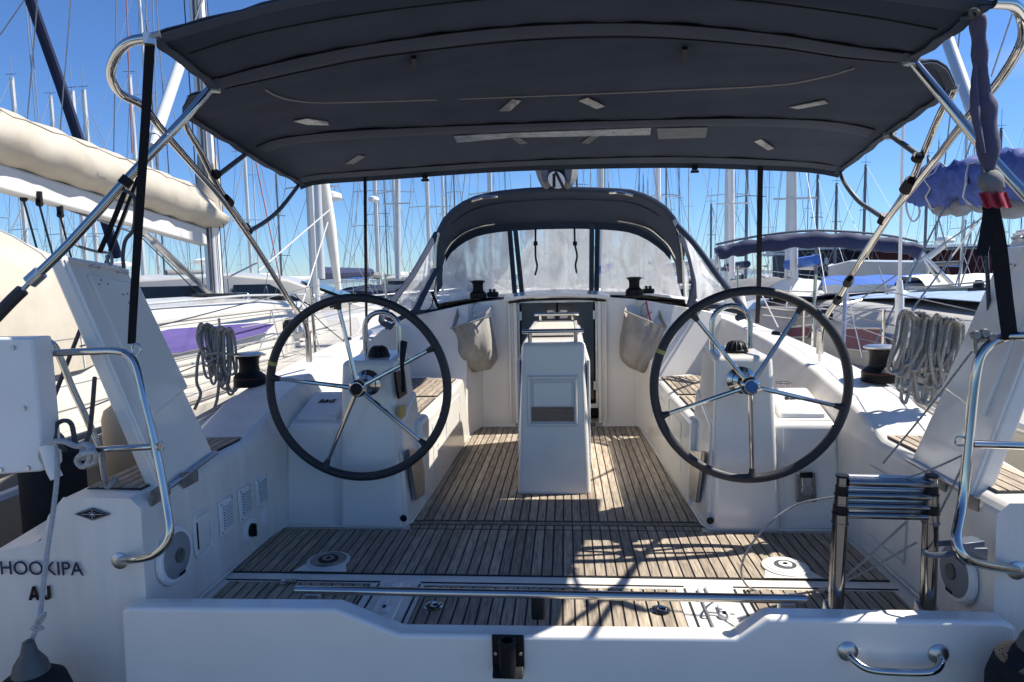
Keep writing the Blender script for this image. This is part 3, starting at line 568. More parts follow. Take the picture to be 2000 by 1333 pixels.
# winches
def winch(cx, cy, cz, r, name_label=None):
    b = O('winch', MB().lathe([(r,0),(r*1.02,.012),(r*1.0,r*.62),(r*.9,r*.72),(r*.66,r*.92),(r*.60,r*1.3),(r*.64,r*1.75),(r*.80,r*1.95)], (cx,cy,cz), n=28), WINCH, boat, label=name_label)
    O('winch_cap', MB().lathe([(r*.80,r*1.96),(r*.92,r*2.0),(r*.93,r*2.08),(r*.72,r*2.16),(r*.35,r*2.2),(.001,r*2.2)], (cx,cy,cz), n=28), STEELB if r > .08 else BLK, b)
    O('winch_stripe', MB().lathe([(r*1.022,r*.50),(r*1.022,r*.53)], (cx,cy,cz), n=28), mat('dark_red_line', (.12,.015,.02), .5), b)
    O('self_tailer', MB().box((cx+r*.9,cy-r*.1,cz+r*2.03),(r*.5,r*.28,r*.12)), STEELB, b)
    return b
p = PZ(486,752,.725); winch(-1.93, 4.05, .73, .098, 'black primary winch on the left coaming')
winch(1.90, 4.0, .73, .098, 'black primary winch on the right coaming')
for s, lb in ((-1,'small black winch on the cabin top left of the companionway'),(1,'small black winch on the cabin top right of the companionway')):
    winch(s*.73+(-.005 if s < 0 else -.02), 6.2, 1.19, .078, lb)
    O('rope_clutch', MB().box((s*.73+.12,6.32,1.225),(.10,.12,.045)).box((s*.73+.1,6.3,1.26),(.02,.1,.03)).box((s*.73+.135,6.3,1.26),(.02,.1,.03)), BLK, boat, bevel=.006)
    O('turning_block', MB().lathe([(.035,0),(.04,.02),(.03,.05),(.01,.06)], (s*1.72,5.35,.86), n=12).box((s*1.75,5.5,.88),(.06,.16,.04)), BLK, boat)
# ---- backstay legs
for s, a, b in ((-1,(303,268,3.1),(352,125,3.45)),(1,(1916,262,3.1),(1852,82,3.45))):
    p0, p1 = PY(*a), PY(*b); d_ = (p1-p0).normalized(); top = p0+d_*9; base = PY(86,826,2.78) if s < 0 else Vector((1.78,2.78,.9))
    bs = O('backstay', MB().tube([base, p0, top], [.010,.006,.005], 6), WIRED, boat)
    O('backstay_sleeve', MB().tube([p0, p0+(p1-p0)*1.35], .027, 14), LIDG, bs)
    O('sleeve_end', MB().tube([p0-d_*.06, p0+d_*.01], [.016,.024], 10), LIDG, bs)
# ---- own mast, boom with stowed sail
mast = O('mast', MB().tube([(-.01,9.9,1.1),(-.01,9.9,18)], .10, 16, flat=1.4), ALU, boat)
O('boom', MB().tube([PY(1087,352,5.2),(-.0,9.8,2.72)], .06, 14, flat=1.2), WHITE, boat)
O('boom_end_fitting', MB().tube([PY(1085,322,6.5),PY(1086,362,6.55)], .03, 8).tube([PY(1085,335,5.08),PY(1100,366,5.12)], .012, 6).tube([PY(1082,340,5.08),PY(1082,366,5.12)], .012, 6), BLK, boat)
sc_ = O('sail_cover_lobe', MB().tube(smooth([PY(1063,330,6.8),PY(1062,332,7.3),(-.14,8.2,2.95),(-.1,9.6,3.0)],4), [.12]*3+[.19]*10, 16, flat=1.0), GREYC, boat)
for px, sx in ((1064,-1),(1111,1)):                      # the two lobes of the mainsail lying in its cover along the boom
    rows = []
    for i in range(14):
        t = i/13; y = 5.25+4.3*t; c = PY(px, 372, 5.25); k = (.35 if i == 0 else .8 if i == 1 else 1)
        zb = lerp(c.z, 2.62, t); H_ = .62; xc = lerp(c.x, sx*.09, t)
        rows.append([Vector((xc+sx*0+math.cos(a)*.105*k*(1+.08*math.sin(i*2.1+a*3)), y+.02*math.sin(a*2), zb+H_/2+math.sin(a)*H_/2*(.75+.25*k)*(1+.03*math.sin(i*1.7)))) for a in [2*math.pi*q/16 for q in range(16)]])
    m = MB().grid(rows, True); m.f.append(tuple(range(16))[::-1]); m.f.append(tuple(13*16+q for q in range(16)))
    O('stowed_sail', m, GREYC, boat, ang=60)
bpy.data.objects.remove(sc_)
for s in (-1, 1):
    O('shroud', MB().tube([(s*1.72,9.6,.95),(s*.1,9.9,16)], .006, 6).tube([(s*1.66,9.75,.95),(s*.7,9.9,7)], .006, 6), WIRE, boat)
O('halyards', MB().tube([(-.14,9.75,1.2),(-.12,9.78,10)], .008, 5).tube([(.13,9.75,1.2),(.12,9.78,10)], .008, 5).tube([(.20,9.75,1.2),(.15,9.78,10)], .007, 5).tube([(-.22,9.75,1.2),(-.16,9.78,10)], .007, 5), ROPE, boat)

# ================================================================ BIMINI
bim = E('bimini_awning', 'charcoal canvas bimini awning on steel hoops above the twin wheels', 'awning', (0, 3, 2))
ROWS = [(2.0,[(288,72),(400,38),(640,-20),(1080,-70),(1500,-45),(1780,-15),(1944,2)]),
 (2.12,[(337,112),(500,62),(760,16),(1080,-14),(1400,-8),(1680,26),(1868,62)]),
 (2.5,[(412,172),(500,150),(640,118),(750,98),(1000,68),(1250,60),(1500,80),(1640,102),(1785,117)]),
 (2.66,[(374,183),(520,166),(700,136),(1000,105),(1300,97),(1560,112),(1700,124),(1842,124)]),
 (2.85,[(356,220),(520,200),(700,172),(1000,142),(1300,138),(1600,150),(1866,172)]),
 (3.2,[(420,264),(520,240),(700,212),(1000,190),(1300,182),(1600,190),(1800,220)]),
 (3.5,[(482,303),(540,272),(700,255),(1000,243),(1300,234),(1500,232),(1640,240),(1737,262)]),
 (4.0,[(535,334),(570,316),(700,303),(1000,284),(1300,272),(1560,282),(1690,300)]),
 (4.45,[(585,360),(620,350),(750,341),(1000,324),(1300,317),(1500,322),(1590,327),(1640,336)])]
NU = 41
base_rows = [resample(smooth([PY(x, y, Y) for x, y in pts], 6), NU) for Y, pts in ROWS]
def bsurf(v):                      # v in 0..len-1, returns a row of NU points
    i = min(int(v), len(base_rows)-2); t = v-i; out = []
    for j in range(NU):
        b, c = base_rows[i][j], base_rows[i+1][j]; a = base_rows[i-1][j] if i else b*2-c; d = base_rows[i+2][j] if i+2 < len(base_rows) else c*2-b
        out.append(.5*((2*b)+(c-a)*t+(2*a-5*b+4*c-d)*t*t+(3*b-a-3*c+d)*t*t*t)*.5+b.lerp(c, t)*.5)
    return out
vs = [i*.2 for i in range(int((len(base_rows)-1)/.2)+1)]
canopy_rows = [bsurf(v) for v in vs]
for i, r in enumerate(canopy_rows):          # slight cloth unevenness
    for j, p in enumerate(r): p.z += .003*math.sin(i*1.7+j*.9)+.0025*math.sin(j*2.3-i*.6)+.004*math.sin(j*.55+i*.23)*math.sin(i*.4)+.0025*math.exp(-min(j, NU-1-j)/2.5)*math.sin(i*2.4)
cm = MB().shell(canopy_rows, (0,0,.004)); can = O('canopy', cm, CANVAS, bim, ang=50)
BV = BVHTree.FromPolygons([tuple(p) for p in cm.v], cm.f)
def oncan(px, py, off=.006):
    r = ray(px, py).normalized(); h = BV.ray_cast(CAM, r)
    return (h[0]-r*off) if h[0] else PY(px, py, 2.6)
def band(v0, v1, bulge, m, off=.006, j0=0, j1=NU-1):
    rows = []
    for k in range(7):
        t = k/6; row = bsurf(lerp(v0, v1, t)); dz = off+bulge*math.sin(math.pi*t)
        rows.append([p-Vector((0,0,dz)) for p in row[j0:j1+1]])
    return O('hoop_sleeve', MB().shell(rows, (0,0,.003)), m, can, ang=50)
band(0, .35, .006, CANVASL); band(1.72, 2.14, .009, CANVASL, .006, 0, NU-1); band(5.94, 6.28, .007, CANVASL, .006, 1, NU-2); band(7.72, 8.0, .007, CANVASL, .006, 0, NU-1)
for v in (.95, 1.68, 2.17, 5.9, 7.68):
    O('seam', MB().tube([p-Vector((0,0,.011)) for p in bsurf(v)[1:-1]], .0028, 5), BLK, can)
O('front_hem', MB().shell([[p+Vector((0,.0,-.0)) for p in bsurf(8.0)], [p+Vector((0,.012,-.035)) for p in bsurf(8.0)]], (0,.004,0)), CANVAS, can)
for jj in (1, NU-2):
    O('edge_binding', MB().strip([r[0 if jj == 1 else NU-1]+Vector((.02 if jj == 1 else -.02,0,-.008)) for r in canopy_rows], (.035,0,0), (0,0,.004)), CANVASL, can)
zp = smooth([oncan(*q_, off=.012) for q_ in ((518,176),(540,188),(575,197),(640,201),(800,197),(1000,190),(1250,180),(1500,168),(1600,153),(1668,134))], 5)
O('zipper', MB().tube(zp, .0032, 5), mat('zip_tape', (.34,.31,.30), .6), can)
for q4, m in (([(573,236),(600,231),(640,237),(642,244),(600,243)], DIRTY), ([(975,216),(1000,193),(1018,196),(996,216)], DIRTY), ([(1130,196),(1148,190),(1182,207),(1165,212)], DIRTY),
              ([(1541,209),(1610,195),(1617,201),(1560,212)], DIRTY), ([(1000,270),(1014,267),(1031,279),(1016,281)], PATCH), ([(1134,279),(1156,263),(1170,265),(1150,280)], PATCH),
              ([(886,265),(1000,259),(1272,249),(1270,263),(1000,268),(892,278)], DIRTY), ([(1283,250),(1382,248),(1378,268),(1286,271)], PATCH), ([(1473,276),(1486,271),(1512,289),(1500,293)], DIRTY), ([(674,319),(700,302),(714,305),(690,320)], PATCH)):
    pp = [oncan(*q_, off=.012) for q_ in q4]; O('canopy_patch', MB().prism(pp, (0,0,-.004)), m, can, ang=0)
for px, py in ((808,120),(1338,102)):
    O('snap_buckle', MB().prism([oncan(px-5,py-11,.02), oncan(px+5,py-11,.02), oncan(px+4,py+11,.025), oncan(px-4,py+11,.025)], (0,0,-.012)), BLK, can)
for px, py in ((830,342),(1357,325)):
    p = PY(px, py, 4.45); O('snap_buckle', MB().box(p+Vector((0,0,-.01)),(.035,.015,.03)).box(p+Vector((0,0,-.035)),(.05,.02,.014)), BLK, can)
# hoops, struts
def T(pts, r=.0135, name='hoop_leg', m=STEEL, k=5): return O(name, tubepx(pts, r, 12, k), m, bim)
T([(296,74,2.0),(255,82,2.02),(230,103,2.06),(217,135,2.12),(220,160,2.2),(238,185,2.3),(278,206,2.4),(301,235,2.5),(329,270,2.65),(388,337,2.95),(439,396,3.2),(500,483,3.6),(564,585,4.0),(587,616,4.15),(598,640,4.22),(602,672,4.28)], .0155)
T([(372,190,2.85),(362,240,2.9),(390,293,3.0),(423,360,3.15),(446,396,3.25),(482,448,3.45)], .0145)
T([(414,170,2.5),(357,235,2.42),(258,340,2.32),(138,473,2.24),(62,548,2.2)], .0155, 'strut')
O('strut_socket', tubepx([(80,532,2.21),(58,552,2.2)], .024, 12, 2).tube([PY(58,552,2.2), PY(44,567,2.19)], .008, 8), STEELB, bim)
O('strut_grip', tubepx([(44,567,2.19),(20,590,2.18),(-20,632,2.16)], .021, 12, 2), LEATH, bim)
T([(482,300,3.5),(423,345,3.12)], .0125, 'strut', ALUD); T([(585,360,4.45),(551,404,3.95),(523,430,3.8),(486,453,3.55)], .0125, 'strut', ALUD)
T([(1938,6,2.0),(1977,10,2.03),(1995,31,2.08),(2000,64,2.13),(1989,98,2.2),(1959,148,2.35),(1929,186,2.5),(1878,245,2.75),(1832,306,3.0),(1788,361,3.2),(1730,432,3.5),(1678,514,3.8),(1643,575,4.05),(1612,623,4.2),(1603,668,4.26)], .0155)
T([(1866,165,2.85),(1860,186,2.87),(1839,217,2.95),(1801,306,3.1),(1775,363,3.25),(1735,426,3.5),(1690,500,3.75)], .0145)
T([(1780,117,2.5),(1839,189,2.42),(1908,275,2.34),(1960,335,2.28),(2020,400,2.22)], .0155, 'strut')
T([(1737,263,3.5),(1795,304,3.08)], .0125, 'strut', ALUD); T([(1640,337,4.45),(1653,363,4.0),(1678,394,3.85),(1704,412,3.7),(1728,428,3.52)], .0125, 'strut', ALUD)
for a, b, r_ in (((425,345,3.12),(418,338,3.1),.024),((448,398,3.25),(438,388,3.2),.026),((486,453,3.52),(479,443,3.47),.024),((1795,304,3.08),(1790,312,3.1),.024),((1782,352,3.2),(1768,372,3.26),.028),((1730,420,3.5),(1722,436,3.53),.024),((252,348,2.32),(240,362,2.31),.022),((1660,545,3.9),(1654,556,3.94),.024),((1640,580,4.06),(1634,591,4.1),.024)):
    O('pipe_clamp', MB().tube([PY(*a), PY(*b)], r_, 12), BLK, bim)
for p in ((292,78,1.99),(420,172,2.48),(1776,118,2.48),(1735,266,3.48)):
    c = PY(*p); O('hoop_fitting', MB().box(c, (.035,.03,.03), rz=.6).lathe([(.012,-.02),(.012,.02)], c+Vector((.015,0,.01)), (1,.2,.3), 8), STEELB, bim)
O('leg_foot', tubepx([(601,650,4.25),(603,690,4.3),(604,706,4.32)], .02, 10, 2).tube([PY(1603,645,4.24), PY(1601,690,4.3)], .022, 10).tube([PY(1601,690,4.3), PY(1600,706,4.32)], .009, 8), STEELB, bim)
# straps of the bimini
def strap(pts, wd, lab, tw=(1,0,0)):
    pp = smooth([PY(*p) for p in pts], 4); return O('webbing_strap', MB().strip(pp, Vector(tw)*wd, (0,.003,0)), WEB, cat='strap', label=lab)
strap([(293,88,2.0),(284,240,2.08),(272,420,2.2),(262,580,2.3),(257,672,2.35)], .031, 'long black webbing strap from the left awning corner down to the rail')
strap([(713,346,4.45),(714,480,4.7),(715,575,5.3),(716,650,5.7)], .022, 'thin black strap hanging from the awning front above the left wheel')
strap([(1485,326,4.45),(1483,480,4.7),(1482,560,5.2),(1479,632,5.7)], .035, 'black strap hanging from the awning front above the right wheel')
strap([(1935,405,2.15),(1950,480,2.2),(1962,580,2.25),(1973,664,2.28)], .05, 'wide black strap looped round the right stern rail')
strap([(1932,405,2.14),(1928,440,2.14),(1917,500,2.14)], .034, 'loose black strap tail beside the wide right strap')
strap([(245,372,2.35),(222,430,2.38),(194,494,2.42)], .022, 'short black strap holding the lifted left seat')
strap([(270,345,2.4),(245,410,2.5),(214,490,2.6)], .014, 'narrow black strap behind the short one at the lifted left seat')
# rolled cloths
fc = E('furled_flag', 'faded purple cloth rolled up and tied under the right awning corner', 'flag', PY(1920,200,2.1))
O('cloth_roll', MB().tube(smooth([PY(1904,12,2.02),PY(1909,36,2.05),PY(1912,80,2.08),PY(1915,130,2.1),PY(1918,190,2.12),PY(1924,225,2.13),PY(1929,270,2.13),PY(1932,320,2.13),PY(1938,352,2.13),PY(1942,372,2.12)], 4), [.012+.0*i for i in range(4)]+[.022+.0025*math.sin(i*1.3) for i in range(12)]+[.028+.006*math.sin(i*.8)+.008*math.sin(i*.33)*1 for i in range(21)], 14, flat=.75), PRPCL, fc, ang=60)
O('cloth_fold', MB().tube(smooth([PY(1905,120,2.09),PY(1903,180,2.1),PY(1908,240,2.1),PY(1922,300,2.1)], 5), [.008+.012*math.sin(math.pi*i/15) for i in range(16)], 8, flat=.6), PRPCL, fc, ang=60)
O('tie_cord', MB().tube([PY(1900+8*math.cos(a)+3,25+6*math.sin(a),2.0+.02*math.sin(a)) for a in [k*math.pi/5 for k in range(10)]], .005, 6, closed=True).tube([PY(1876,36,2.06),PY(1900,34,2.03),PY(1910,28,2.03)], .005, 6), ROPED, fc)
O('grey_bundle', MB().tube(smooth([PY(1930,340,2.14),PY(1938,362,2.13),PY(1946,382,2.13)], 4), [.03,.036,.04,.042,.04,.036,.03,.026,.02], 12, flat=.8), GREYC, fc)
O('red_cloth', MB().shell([[PY(1912+6*i+(j*2), 376+5*j+2*math.sin(i*1.9+j), 2.1+.012*math.sin(i*1.7)) for i in range(10)] for j in range(7)], (0,.003,0)), REDC, fc, ang=60)
# ================================================================ SPRAYHOOD
dod = E('sprayhood', 'charcoal canvas sprayhood with clear vinyl windows over the companionway', 'sprayhood', (0, 6.4, 1.2))
H1 = [(853,603),(851,555),(851,508),(857,457),(882,418),(930,390),(1000,378),(1085,373),(1180,375),(1240,380),(1291,404),(1319,437),(1331,483),(1334,530),(1336,580)]
H2 = [(866,578),(864,545),(868,508),(884,480),(925,453),(985,441),(1085,436),(1175,437),(1240,446),(1290,476),(1316,508),(1322,540),(1324,575)]
r1 = resample(smooth([PY(x, y, 6.2) for x, y in H1], 5), 33); r2_ = resample(smooth([PY(x, y, 6.9) for x, y in H2], 5), 33)
rows = []
for k in range(7):
    t = k/6; rows.append([r1[j].lerp(r2_[j], t)+Vector((0,0,.04*math.sin(math.pi*t)*math.sin(math.pi*j/32))) for j in range(1, 32)])
O('roof_canvas', MB().shell(rows, (0,0,.006)), CANVASL, dod, ang=50)
O('roof_seam', MB().tube([a.lerp(b, .3)+Vector((0,0,.015)) for a, b in zip(r1[7:26], r2_[7:26])], .006, 5), CANVAS, dod)
O('aft_hem', MB().tube([p+Vector((0,-.01,.012)) for p in r1[3:30]], .024, 8), CANVAS, dod)
for s0, s1 in ((0,7),(26,33)): O('hoop', MB().tube([p+Vector((0,-.03,0)) for p in r1[s0:s1]], .014, 10), STEEL, dod)
for a, b in (((972,384),(922,393)),((1190,377),(1236,382))): O('roof_handle', MB().tube([PY(*a,6.12), PY((a[0]+b[0])/2,(a[1]+b[1])/2-3,6.1), PY(*b,6.12)], .014, 8), STEEL, dod)
for pts in ([(866,498),(882,474),(905,455),(935,443),(966,437)], [(1207,431),(1240,437),(1268,447),(1290,464),(1306,480),(1320,505)]): O('inner_hoop', MB().tube(smooth([PY(x, y, 6.75) for x, y in pts], 4), .010, 8), STEEL, dod)
FW = 6.9
def pane(name, px, m=VINYL, Y=FW): return O(name, MB().prism([PY(x, y, Y) for x, y in px], (0,.004,0)), m, dod, ang=0)
pane('window_pane', [(856,606),(862,545),(868,512),(884,488),(910,468),(940,456),(997,447),(1004,577)])
pane('window_pane', [(1014,445),(1156,441),(1154,573),(1022,575)])
pane('window_pane', [(1176,441),(1215,444),(1255,453),(1288,480),(1312,512),(1322,550),(1334,586),(1250,583),(1173,576)])
# canvas frame of the front screen
for lo, hi in (((995,444),(1006,580)),((1006,444),(1020,580)),((1156,438),(1155,578)),((1167,438),(1165,578))):
    O('window_post', MB().strip([PY(*lo,6.88), PY(*hi,6.88)], (.05,0,0), (0,.008,0)), CANVAS if lo[0] in (995,1167) else CANVASL, dod)
    O('zip_line', MB().tube([PY(lo[0]+3,lo[1],6.865), PY(hi[0]+3,hi[1],6.865)], .004, 4), FENDG, dod)
fr_ = [p for p in r2_[4:29]]
O('screen_frame', MB().strip([p+Vector((0,-.015,-.025)) for p in fr_], (0,0,.075), (0,.008,0)), CANVAS, dod)
O('bottom_hem', MB().tube(smooth([PY(755,642,5.35),PY(800,616,5.9),PY(853,604,6.3),PY(930,588,6.85),PY(1000,578,6.88),PY(1085,573,6.88),PY(1170,577,6.88),PY(1250,585,6.85),PY(1334,590,6.3),PY(1390,600,5.9),PY(1452,614,5.4)], 5), .011, 6), CANVAS, dod)
for s in (0, 1):
    if s == 0:
        A, B_, M_, I_ = [(852,457,6.2),(803,542,5.7),(746,618,5.3)], (764,640,5.35), [(851,524,6.15),(830,566,5.95),(809,610,5.8)], (855,604,6.2)
        clr1 = [(850,464,6.19),(806,545,5.72),(770,598,5.45),(806,606,5.8),(828,566,5.95),(850,524,6.15)]; clr2 = [(852,530,6.15),(833,570,5.96),(815,606,5.82),(855,604,6.2)]
    else:
        A, B_, M_, I_ = [(1319,437,6.2),(1357,478,6.0),(1408,547,5.7),(1454,608,5.3)], (1440,622,5.35), [(1328,455,6.18),(1350,505,6.1),(1357,555,6.0),(1348,600,5.95)], (1336,588,6.2)
        clr1 = [(1336,462,6.15),(1360,490,5.98),(1408,558,5.7),(1416,590,5.6),(1362,600,5.92),(1360,550,6.0),(1348,500,6.1)]; clr2 = [(1332,500,6.18),(1346,540,6.05),(1346,598,5.96),(1338,592,6.18)]
    O('wing_hem', MB().tube(smooth([PY(*p) for p in A]+[PY(*B_)], 5), .026, 8), CANVAS, dod)
    mp_ = smooth([PY(*p) for p in M_], 5); O('wing_band', MB().strip(mp_, (.075,.03,0), (0,.006,0)), CANVAS, dod)
    for c_ in (clr1, clr2):
        O('wing_window', MB().add([PY(*p) for p in c_]+[sum((PY(*p) for p in c_), Vector())/len(c_)], [(i, (i+1) % len(c_), len(c_)) for i in range(len(c_))]), VINYL, dod, ang=0)
OO('wing_foot', [MB().tube(smooth([PY(746,618,5.3),PY(770,625,5.5),PY(800,614,5.8),PY(850,604,6.2)],3), [.018]*10, 8), MB().tube(smooth([PY(1454,608,5.3),PY(1430,604,5.5),PY(1390,598,5.8),PY(1345,596,6.2)],3), [.022]*10, 8)], CANVAS, dod)
for x0, x1, n_ in ((1046,1047,0),(1122,1124,1)):
    pts = [(x0,446,6.6),(x0,500,6.6),(x1+2,520,6.6),(x1-2,538,6.6)] if n_ == 0 else [(x0,446,6.6),(x0+1,478,6.6),(x0+5,500,6.6),(x0+2,518,6.6),(x0+4,534,6.6)]
    O('tie_strap', MB().tube(smooth([PY(*p) for p in pts], 4), [.016]*6+[.010]*30 if 0 else .013, 5, flat=.4).box(PY(pts[1][0],476,6.6),(.04,.02,.04)), WEB, dod)
O('stay_line', MB().tube([PY(852,545,6.1), PY(843,600,5.95), PY(832,609,5.9)], .005, 5).tube([PY(843,570,6.0), PY(855,600,6.0)], .014, 5), WEB, dod)
# ================================================================ loose things on board
def bag(px0, lab, s, red):
    b = E('mesh_bag', lab, 'bag', PY(*px0, 6.0), group='mesh bags hanging on the cockpit bulkhead')
    # rigid scoop opening above, drooping bag below
    if s < 0: TL, TR, BR, BL = (893,602),(962,597),(950,612),(882,640); body = [((880,642),(958,618)),((889,665),(962,640)),((888,690),(968,670)),((898,718),(972,700)),((925,728),(958,722))]
    else: TL, TR, BR, BL = (1222,598),(1288,604),(1303,638),(1218,612); body = [((1220,608),(1302,642)),((1215,640),(1296,668)),((1210,668),(1288,700)),((1212,700),(1268,726)),((1228,718),(1258,730))]
    Yb = 5.93
    O('bag_backplate', MB().prism([PY(*TL,6.03), PY(*TR,6.03), PY(TR[0]+2,TR[1]+40,6.0), PY(TL[0]-3,TL[1]+40,6.0)], (0,.01,0)), LIDG, b, bevel=.004)
    OO('bag_scoop', [MB().prism([PY(*TL,5.98), PY(*BL,5.78), PY(BL[0]+4,BL[1]+9,5.78), PY(TL[0]+4,TL[1]+12,5.98)], (.006,0,0)), MB().prism([PY(*TR,5.98), PY(*BR,5.78), PY(BR[0]-3,BR[1]+9,5.78), PY(TR[0]-3,TR[1]+12,5.98)], (-.006,0,0))], MESHB, b)
    rows = []
    for k, (l, r) in enumerate(body):
        dep = [5.78,5.74,5.74,5.80,5.90][k]
        row = [PY(lerp(l[0],r[0],t), lerp(l[1],r[1],t), 5.97+(dep-5.97)*math.sin(math.pi*t)**.6+.015*math.sin(t*19+k)) for t in [j/12 for j in range(13)]]
        rows.append(row)
    rows = [resample(smooth([r_[j] for r_ in rows], 4), 15) for j in range(13)]
    O('bag_pouch', MB().shell(rows, (0,.004,0)), MESHB, b, ang=60)
    O('bag_rim', MB().tube([PY(*body[0][0],5.78), PY((body[0][0][0]+body[0][1][0])/2,(body[0][0][1]+body[0][1][1])/2,5.75), PY(*body[0][1],5.78)], .008, 6), MESHB, b)
    if red: O('red_line', MB().tube(smooth([PY(1262,588,5.9),PY(1266,610,5.85),PY(1271,628,5.8)], 3), .007, 6), REDC, b)
    O('grey_line', MB().tube(smooth([PY(px0[0]+8,590,5.95),PY(px0[0]-2,600,5.9),PY(px0[0],618,5.85),PY(px0[0]+18,610,5.85)], 4), .006, 6), ROPE, b)
bag((925,650), 'taupe mesh bag hanging left of the companionway', -1, False)
bag((1255,650), 'taupe mesh bag with a red line right of the companionway', 1, True)
# telescopic ladder
lad = E('telescopic_ladder', 'collapsed steel telescopic boarding ladder standing at the right end of the gate', 'ladder', PY(1735,1190,2.42))
for xa, xb in ((1645,1632),(1820,1812)):
    top, bot = PY(xa,932,2.42), PY(xb,1192,2.42)
    leg = O('leg', MB().tube([bot, bot.lerp(top, .66)], .0265, 20), STEELK, lad)
    z = .66
    for k, r_ in enumerate((.0275,.0265,.0245,.022,.0195)):
        a, b = bot.lerp(top, z), bot.lerp(top, z+.072); O('leg_stage', MB().tube([a, a.lerp(b,.12), a.lerp(b,.13), b], [r_+.003,r_+.003,r_,r_], 20), BLK if k % 2 else STEELK, leg); z += .07
    O('leg_cap', MB().tube([top, top+Vector((0,0,.008))], .0225, 16), BLK, leg)
    O('leg_bracket', MB().hexa([bot+Vector((-.045,-.03,-.07)),bot+Vector((.045,-.03,-.07)),bot+Vector((.045,.03,-.07)),bot+Vector((-.045,.03,-.07))], [bot+Vector((-.035,-.03,.0)),bot+Vector((.035,-.03,.0)),bot+Vector((.035,.03,.03)),bot+Vector((-.035,.03,.03))]), STEELB, leg, bevel=.008)
for k, y in enumerate((943,968,989,1007)):
    a, b = PY(1656-k*2,y-1,2.41), PY(1820-k*2,y+3,2.41)
    O('rung', MB().tube([a, b], .0155 if k == 0 else .0125, 14, flat=1.0), STEELK, lad)
    O('rung', MB().tube([a+Vector((0,.03,.012)), b+Vector((0,.03,.012))], .009, 10), STEELB, lad)
st = MB().tube(smooth([PY(1803,1075,2.40),PY(1812,1084,2.36),PY(1840,1084,2.34),PY(1872,1078,2.33),PY(1880,1066,2.35)], 4), .011, 8, flat=.5).tube(smooth([PY(1803,1066,2.44),PY(1840,1062,2.46),PY(1880,1060,2.42)], 3), .011, 8, flat=.5)
O('ladder_clip', st.box(PY(1890,1068,2.33),(.09,.05,.05), rz=.3).box(PY(1897,1082,2.33),(.08,.05,.06)), mat('grey_blue_clip', (.10,.12,.15), .4), cat='clip', label='dark clip strapping the telescopic ladder to the right rail', bevel=.008)
# white box on the stern rail
wb = E('rail_pad', 'white plastic bracket pad bolted to the left stern rail', 'pad', PY(45,800,2.3))
O('pad_body', MB().prism([PY(-60,662,2.32),PY(62,660,2.32),PY(72,760,2.32),PY(86,915,2.32),PY(80,922,2.32),PY(-60,932,2.32)], (0,.10,0)), WHITE, wb, bevel=.018, seg=3)
dm = MB()
for p in ((26,680),(47,798),(55,915),(2,918)): dm.lathe([(.009,0),(.008,.005)], PY(*p,2.318), (0,-1,0), 10)
O('bolt', dm, STEELB, wb)
# ropes
def rope(pts, r, lab, m=ROPE, cat='rope', k=5, grp=None): return O('rope', MB().tube(smooth([PY(*p) for p in pts], k), r, 8), m, cat=cat, label=lab, group=grp)
fr = rope([(108,870,2.28),(112,920,2.26),(104,1000,2.24),(92,1080,2.22),(84,1150,2.2),(76,1215,2.18),(66,1240,2.17),(58,1262,2.16),(58,1280,2.15)], .0085, 'white rope holding the black fender under the boat name', ROPEW)
O('knot', MB().tube(smooth([PY(62,1228,2.16),PY(80,1215,2.15),PY(88,1198,2.15),PY(78,1205,2.14),PY(70,1218,2.14),PY(84,1228,2.16)], 4, True), .006, 6, closed=True), ROPEW, fr)
O('tube_guard', MB().tube([PY(92,868,2.27),PY(104,920,2.27),PY(111,934,2.27)], [.028,.022,.021], 12), WHITE, fr)
kt = rope([(90,910,2.29),(80,890,2.3),(92,868,2.26),(120,862,2.25),(150,872,2.27),(168,868,2.25),(176,880,2.23),(172,904,2.25),(160,912,2.27),(150,900,2.27),(160,888,2.23),(184,884,2.22),(186,900,2.25),(172,908,2.25)], .010, 'white rope knotted round the left rail crossbar', ROPEW)
O('wrap', MB().tube(smooth([PY(x, 883+15*math.cos(k*1.9), 2.34+.025*math.sin(k*1.9)) for k, x in enumerate(range(158,188,2))], 4), .0085, 8), ROPEW, kt)
rope([(185,738,2.7),(180,800,2.6),(172,855,2.5),(150,870,2.4),(140,830,2.4),(125,822,2.4),(110,832,2.4),(108,862,2.38),(128,880,2.33)], .009, 'dark grey rope looping up from the left rail knot', ROPED)
rope([(200,880,2.4),(205,930,2.4),(208,952,2.38),(218,945,2.38),(222,935,2.4),(228,938,2.45)], .008, 'grey rope end over the left stern corner')
rope([(240,370,2.3),(262,385,2.3),(264,420,2.3),(260,450,2.35),(245,470,2.4),(240,500,2.4),(242,524,2.4)], .007, 'dark cord curling down beside the long left strap', ROPED)
rope([(132,470,2.3),(155,482,2.35),(190,492,2.42),(215,496,2.42),(218,515,2.4),(212,515,2.4),(208,500,2.42)], .0055, 'thin grey cord tied across the top of the left lifted seat')
for k, (a, b) in enumerate((((1900,685,2.35),(1725,905,2.6)), ((1896,882,2.3),(1740,945,2.44)), ((1888,890,2.3),(1836,1000,2.44)))):
    rope([a, ((a[0]+b[0])/2,(a[1]+b[1])/2+4,(a[2]+b[2])/2), b], .0035, ['thin lashing line from the right rail elbow','thin line from the right rail crossbar to the ladder','short thin line beside the ladder top'][k])
rope([(1640,970,2.6),(1560,985,2.7),(1500,1025,2.7),(1455,1085,2.75),(1450,1130,2.8),(1480,1155,2.85),(1560,1160,2.8),(1640,1140,2.6),(1720,1100,2.5),(1790,1060,2.45)], .0045, 'thin grey control line looping over the teak sole by the ladder', k=6)
rope([(1600,1160,2.6),(1660,1120,2.5),(1770,1020,2.44)], .0045, 'thin line rising from the sole to the ladder rungs')
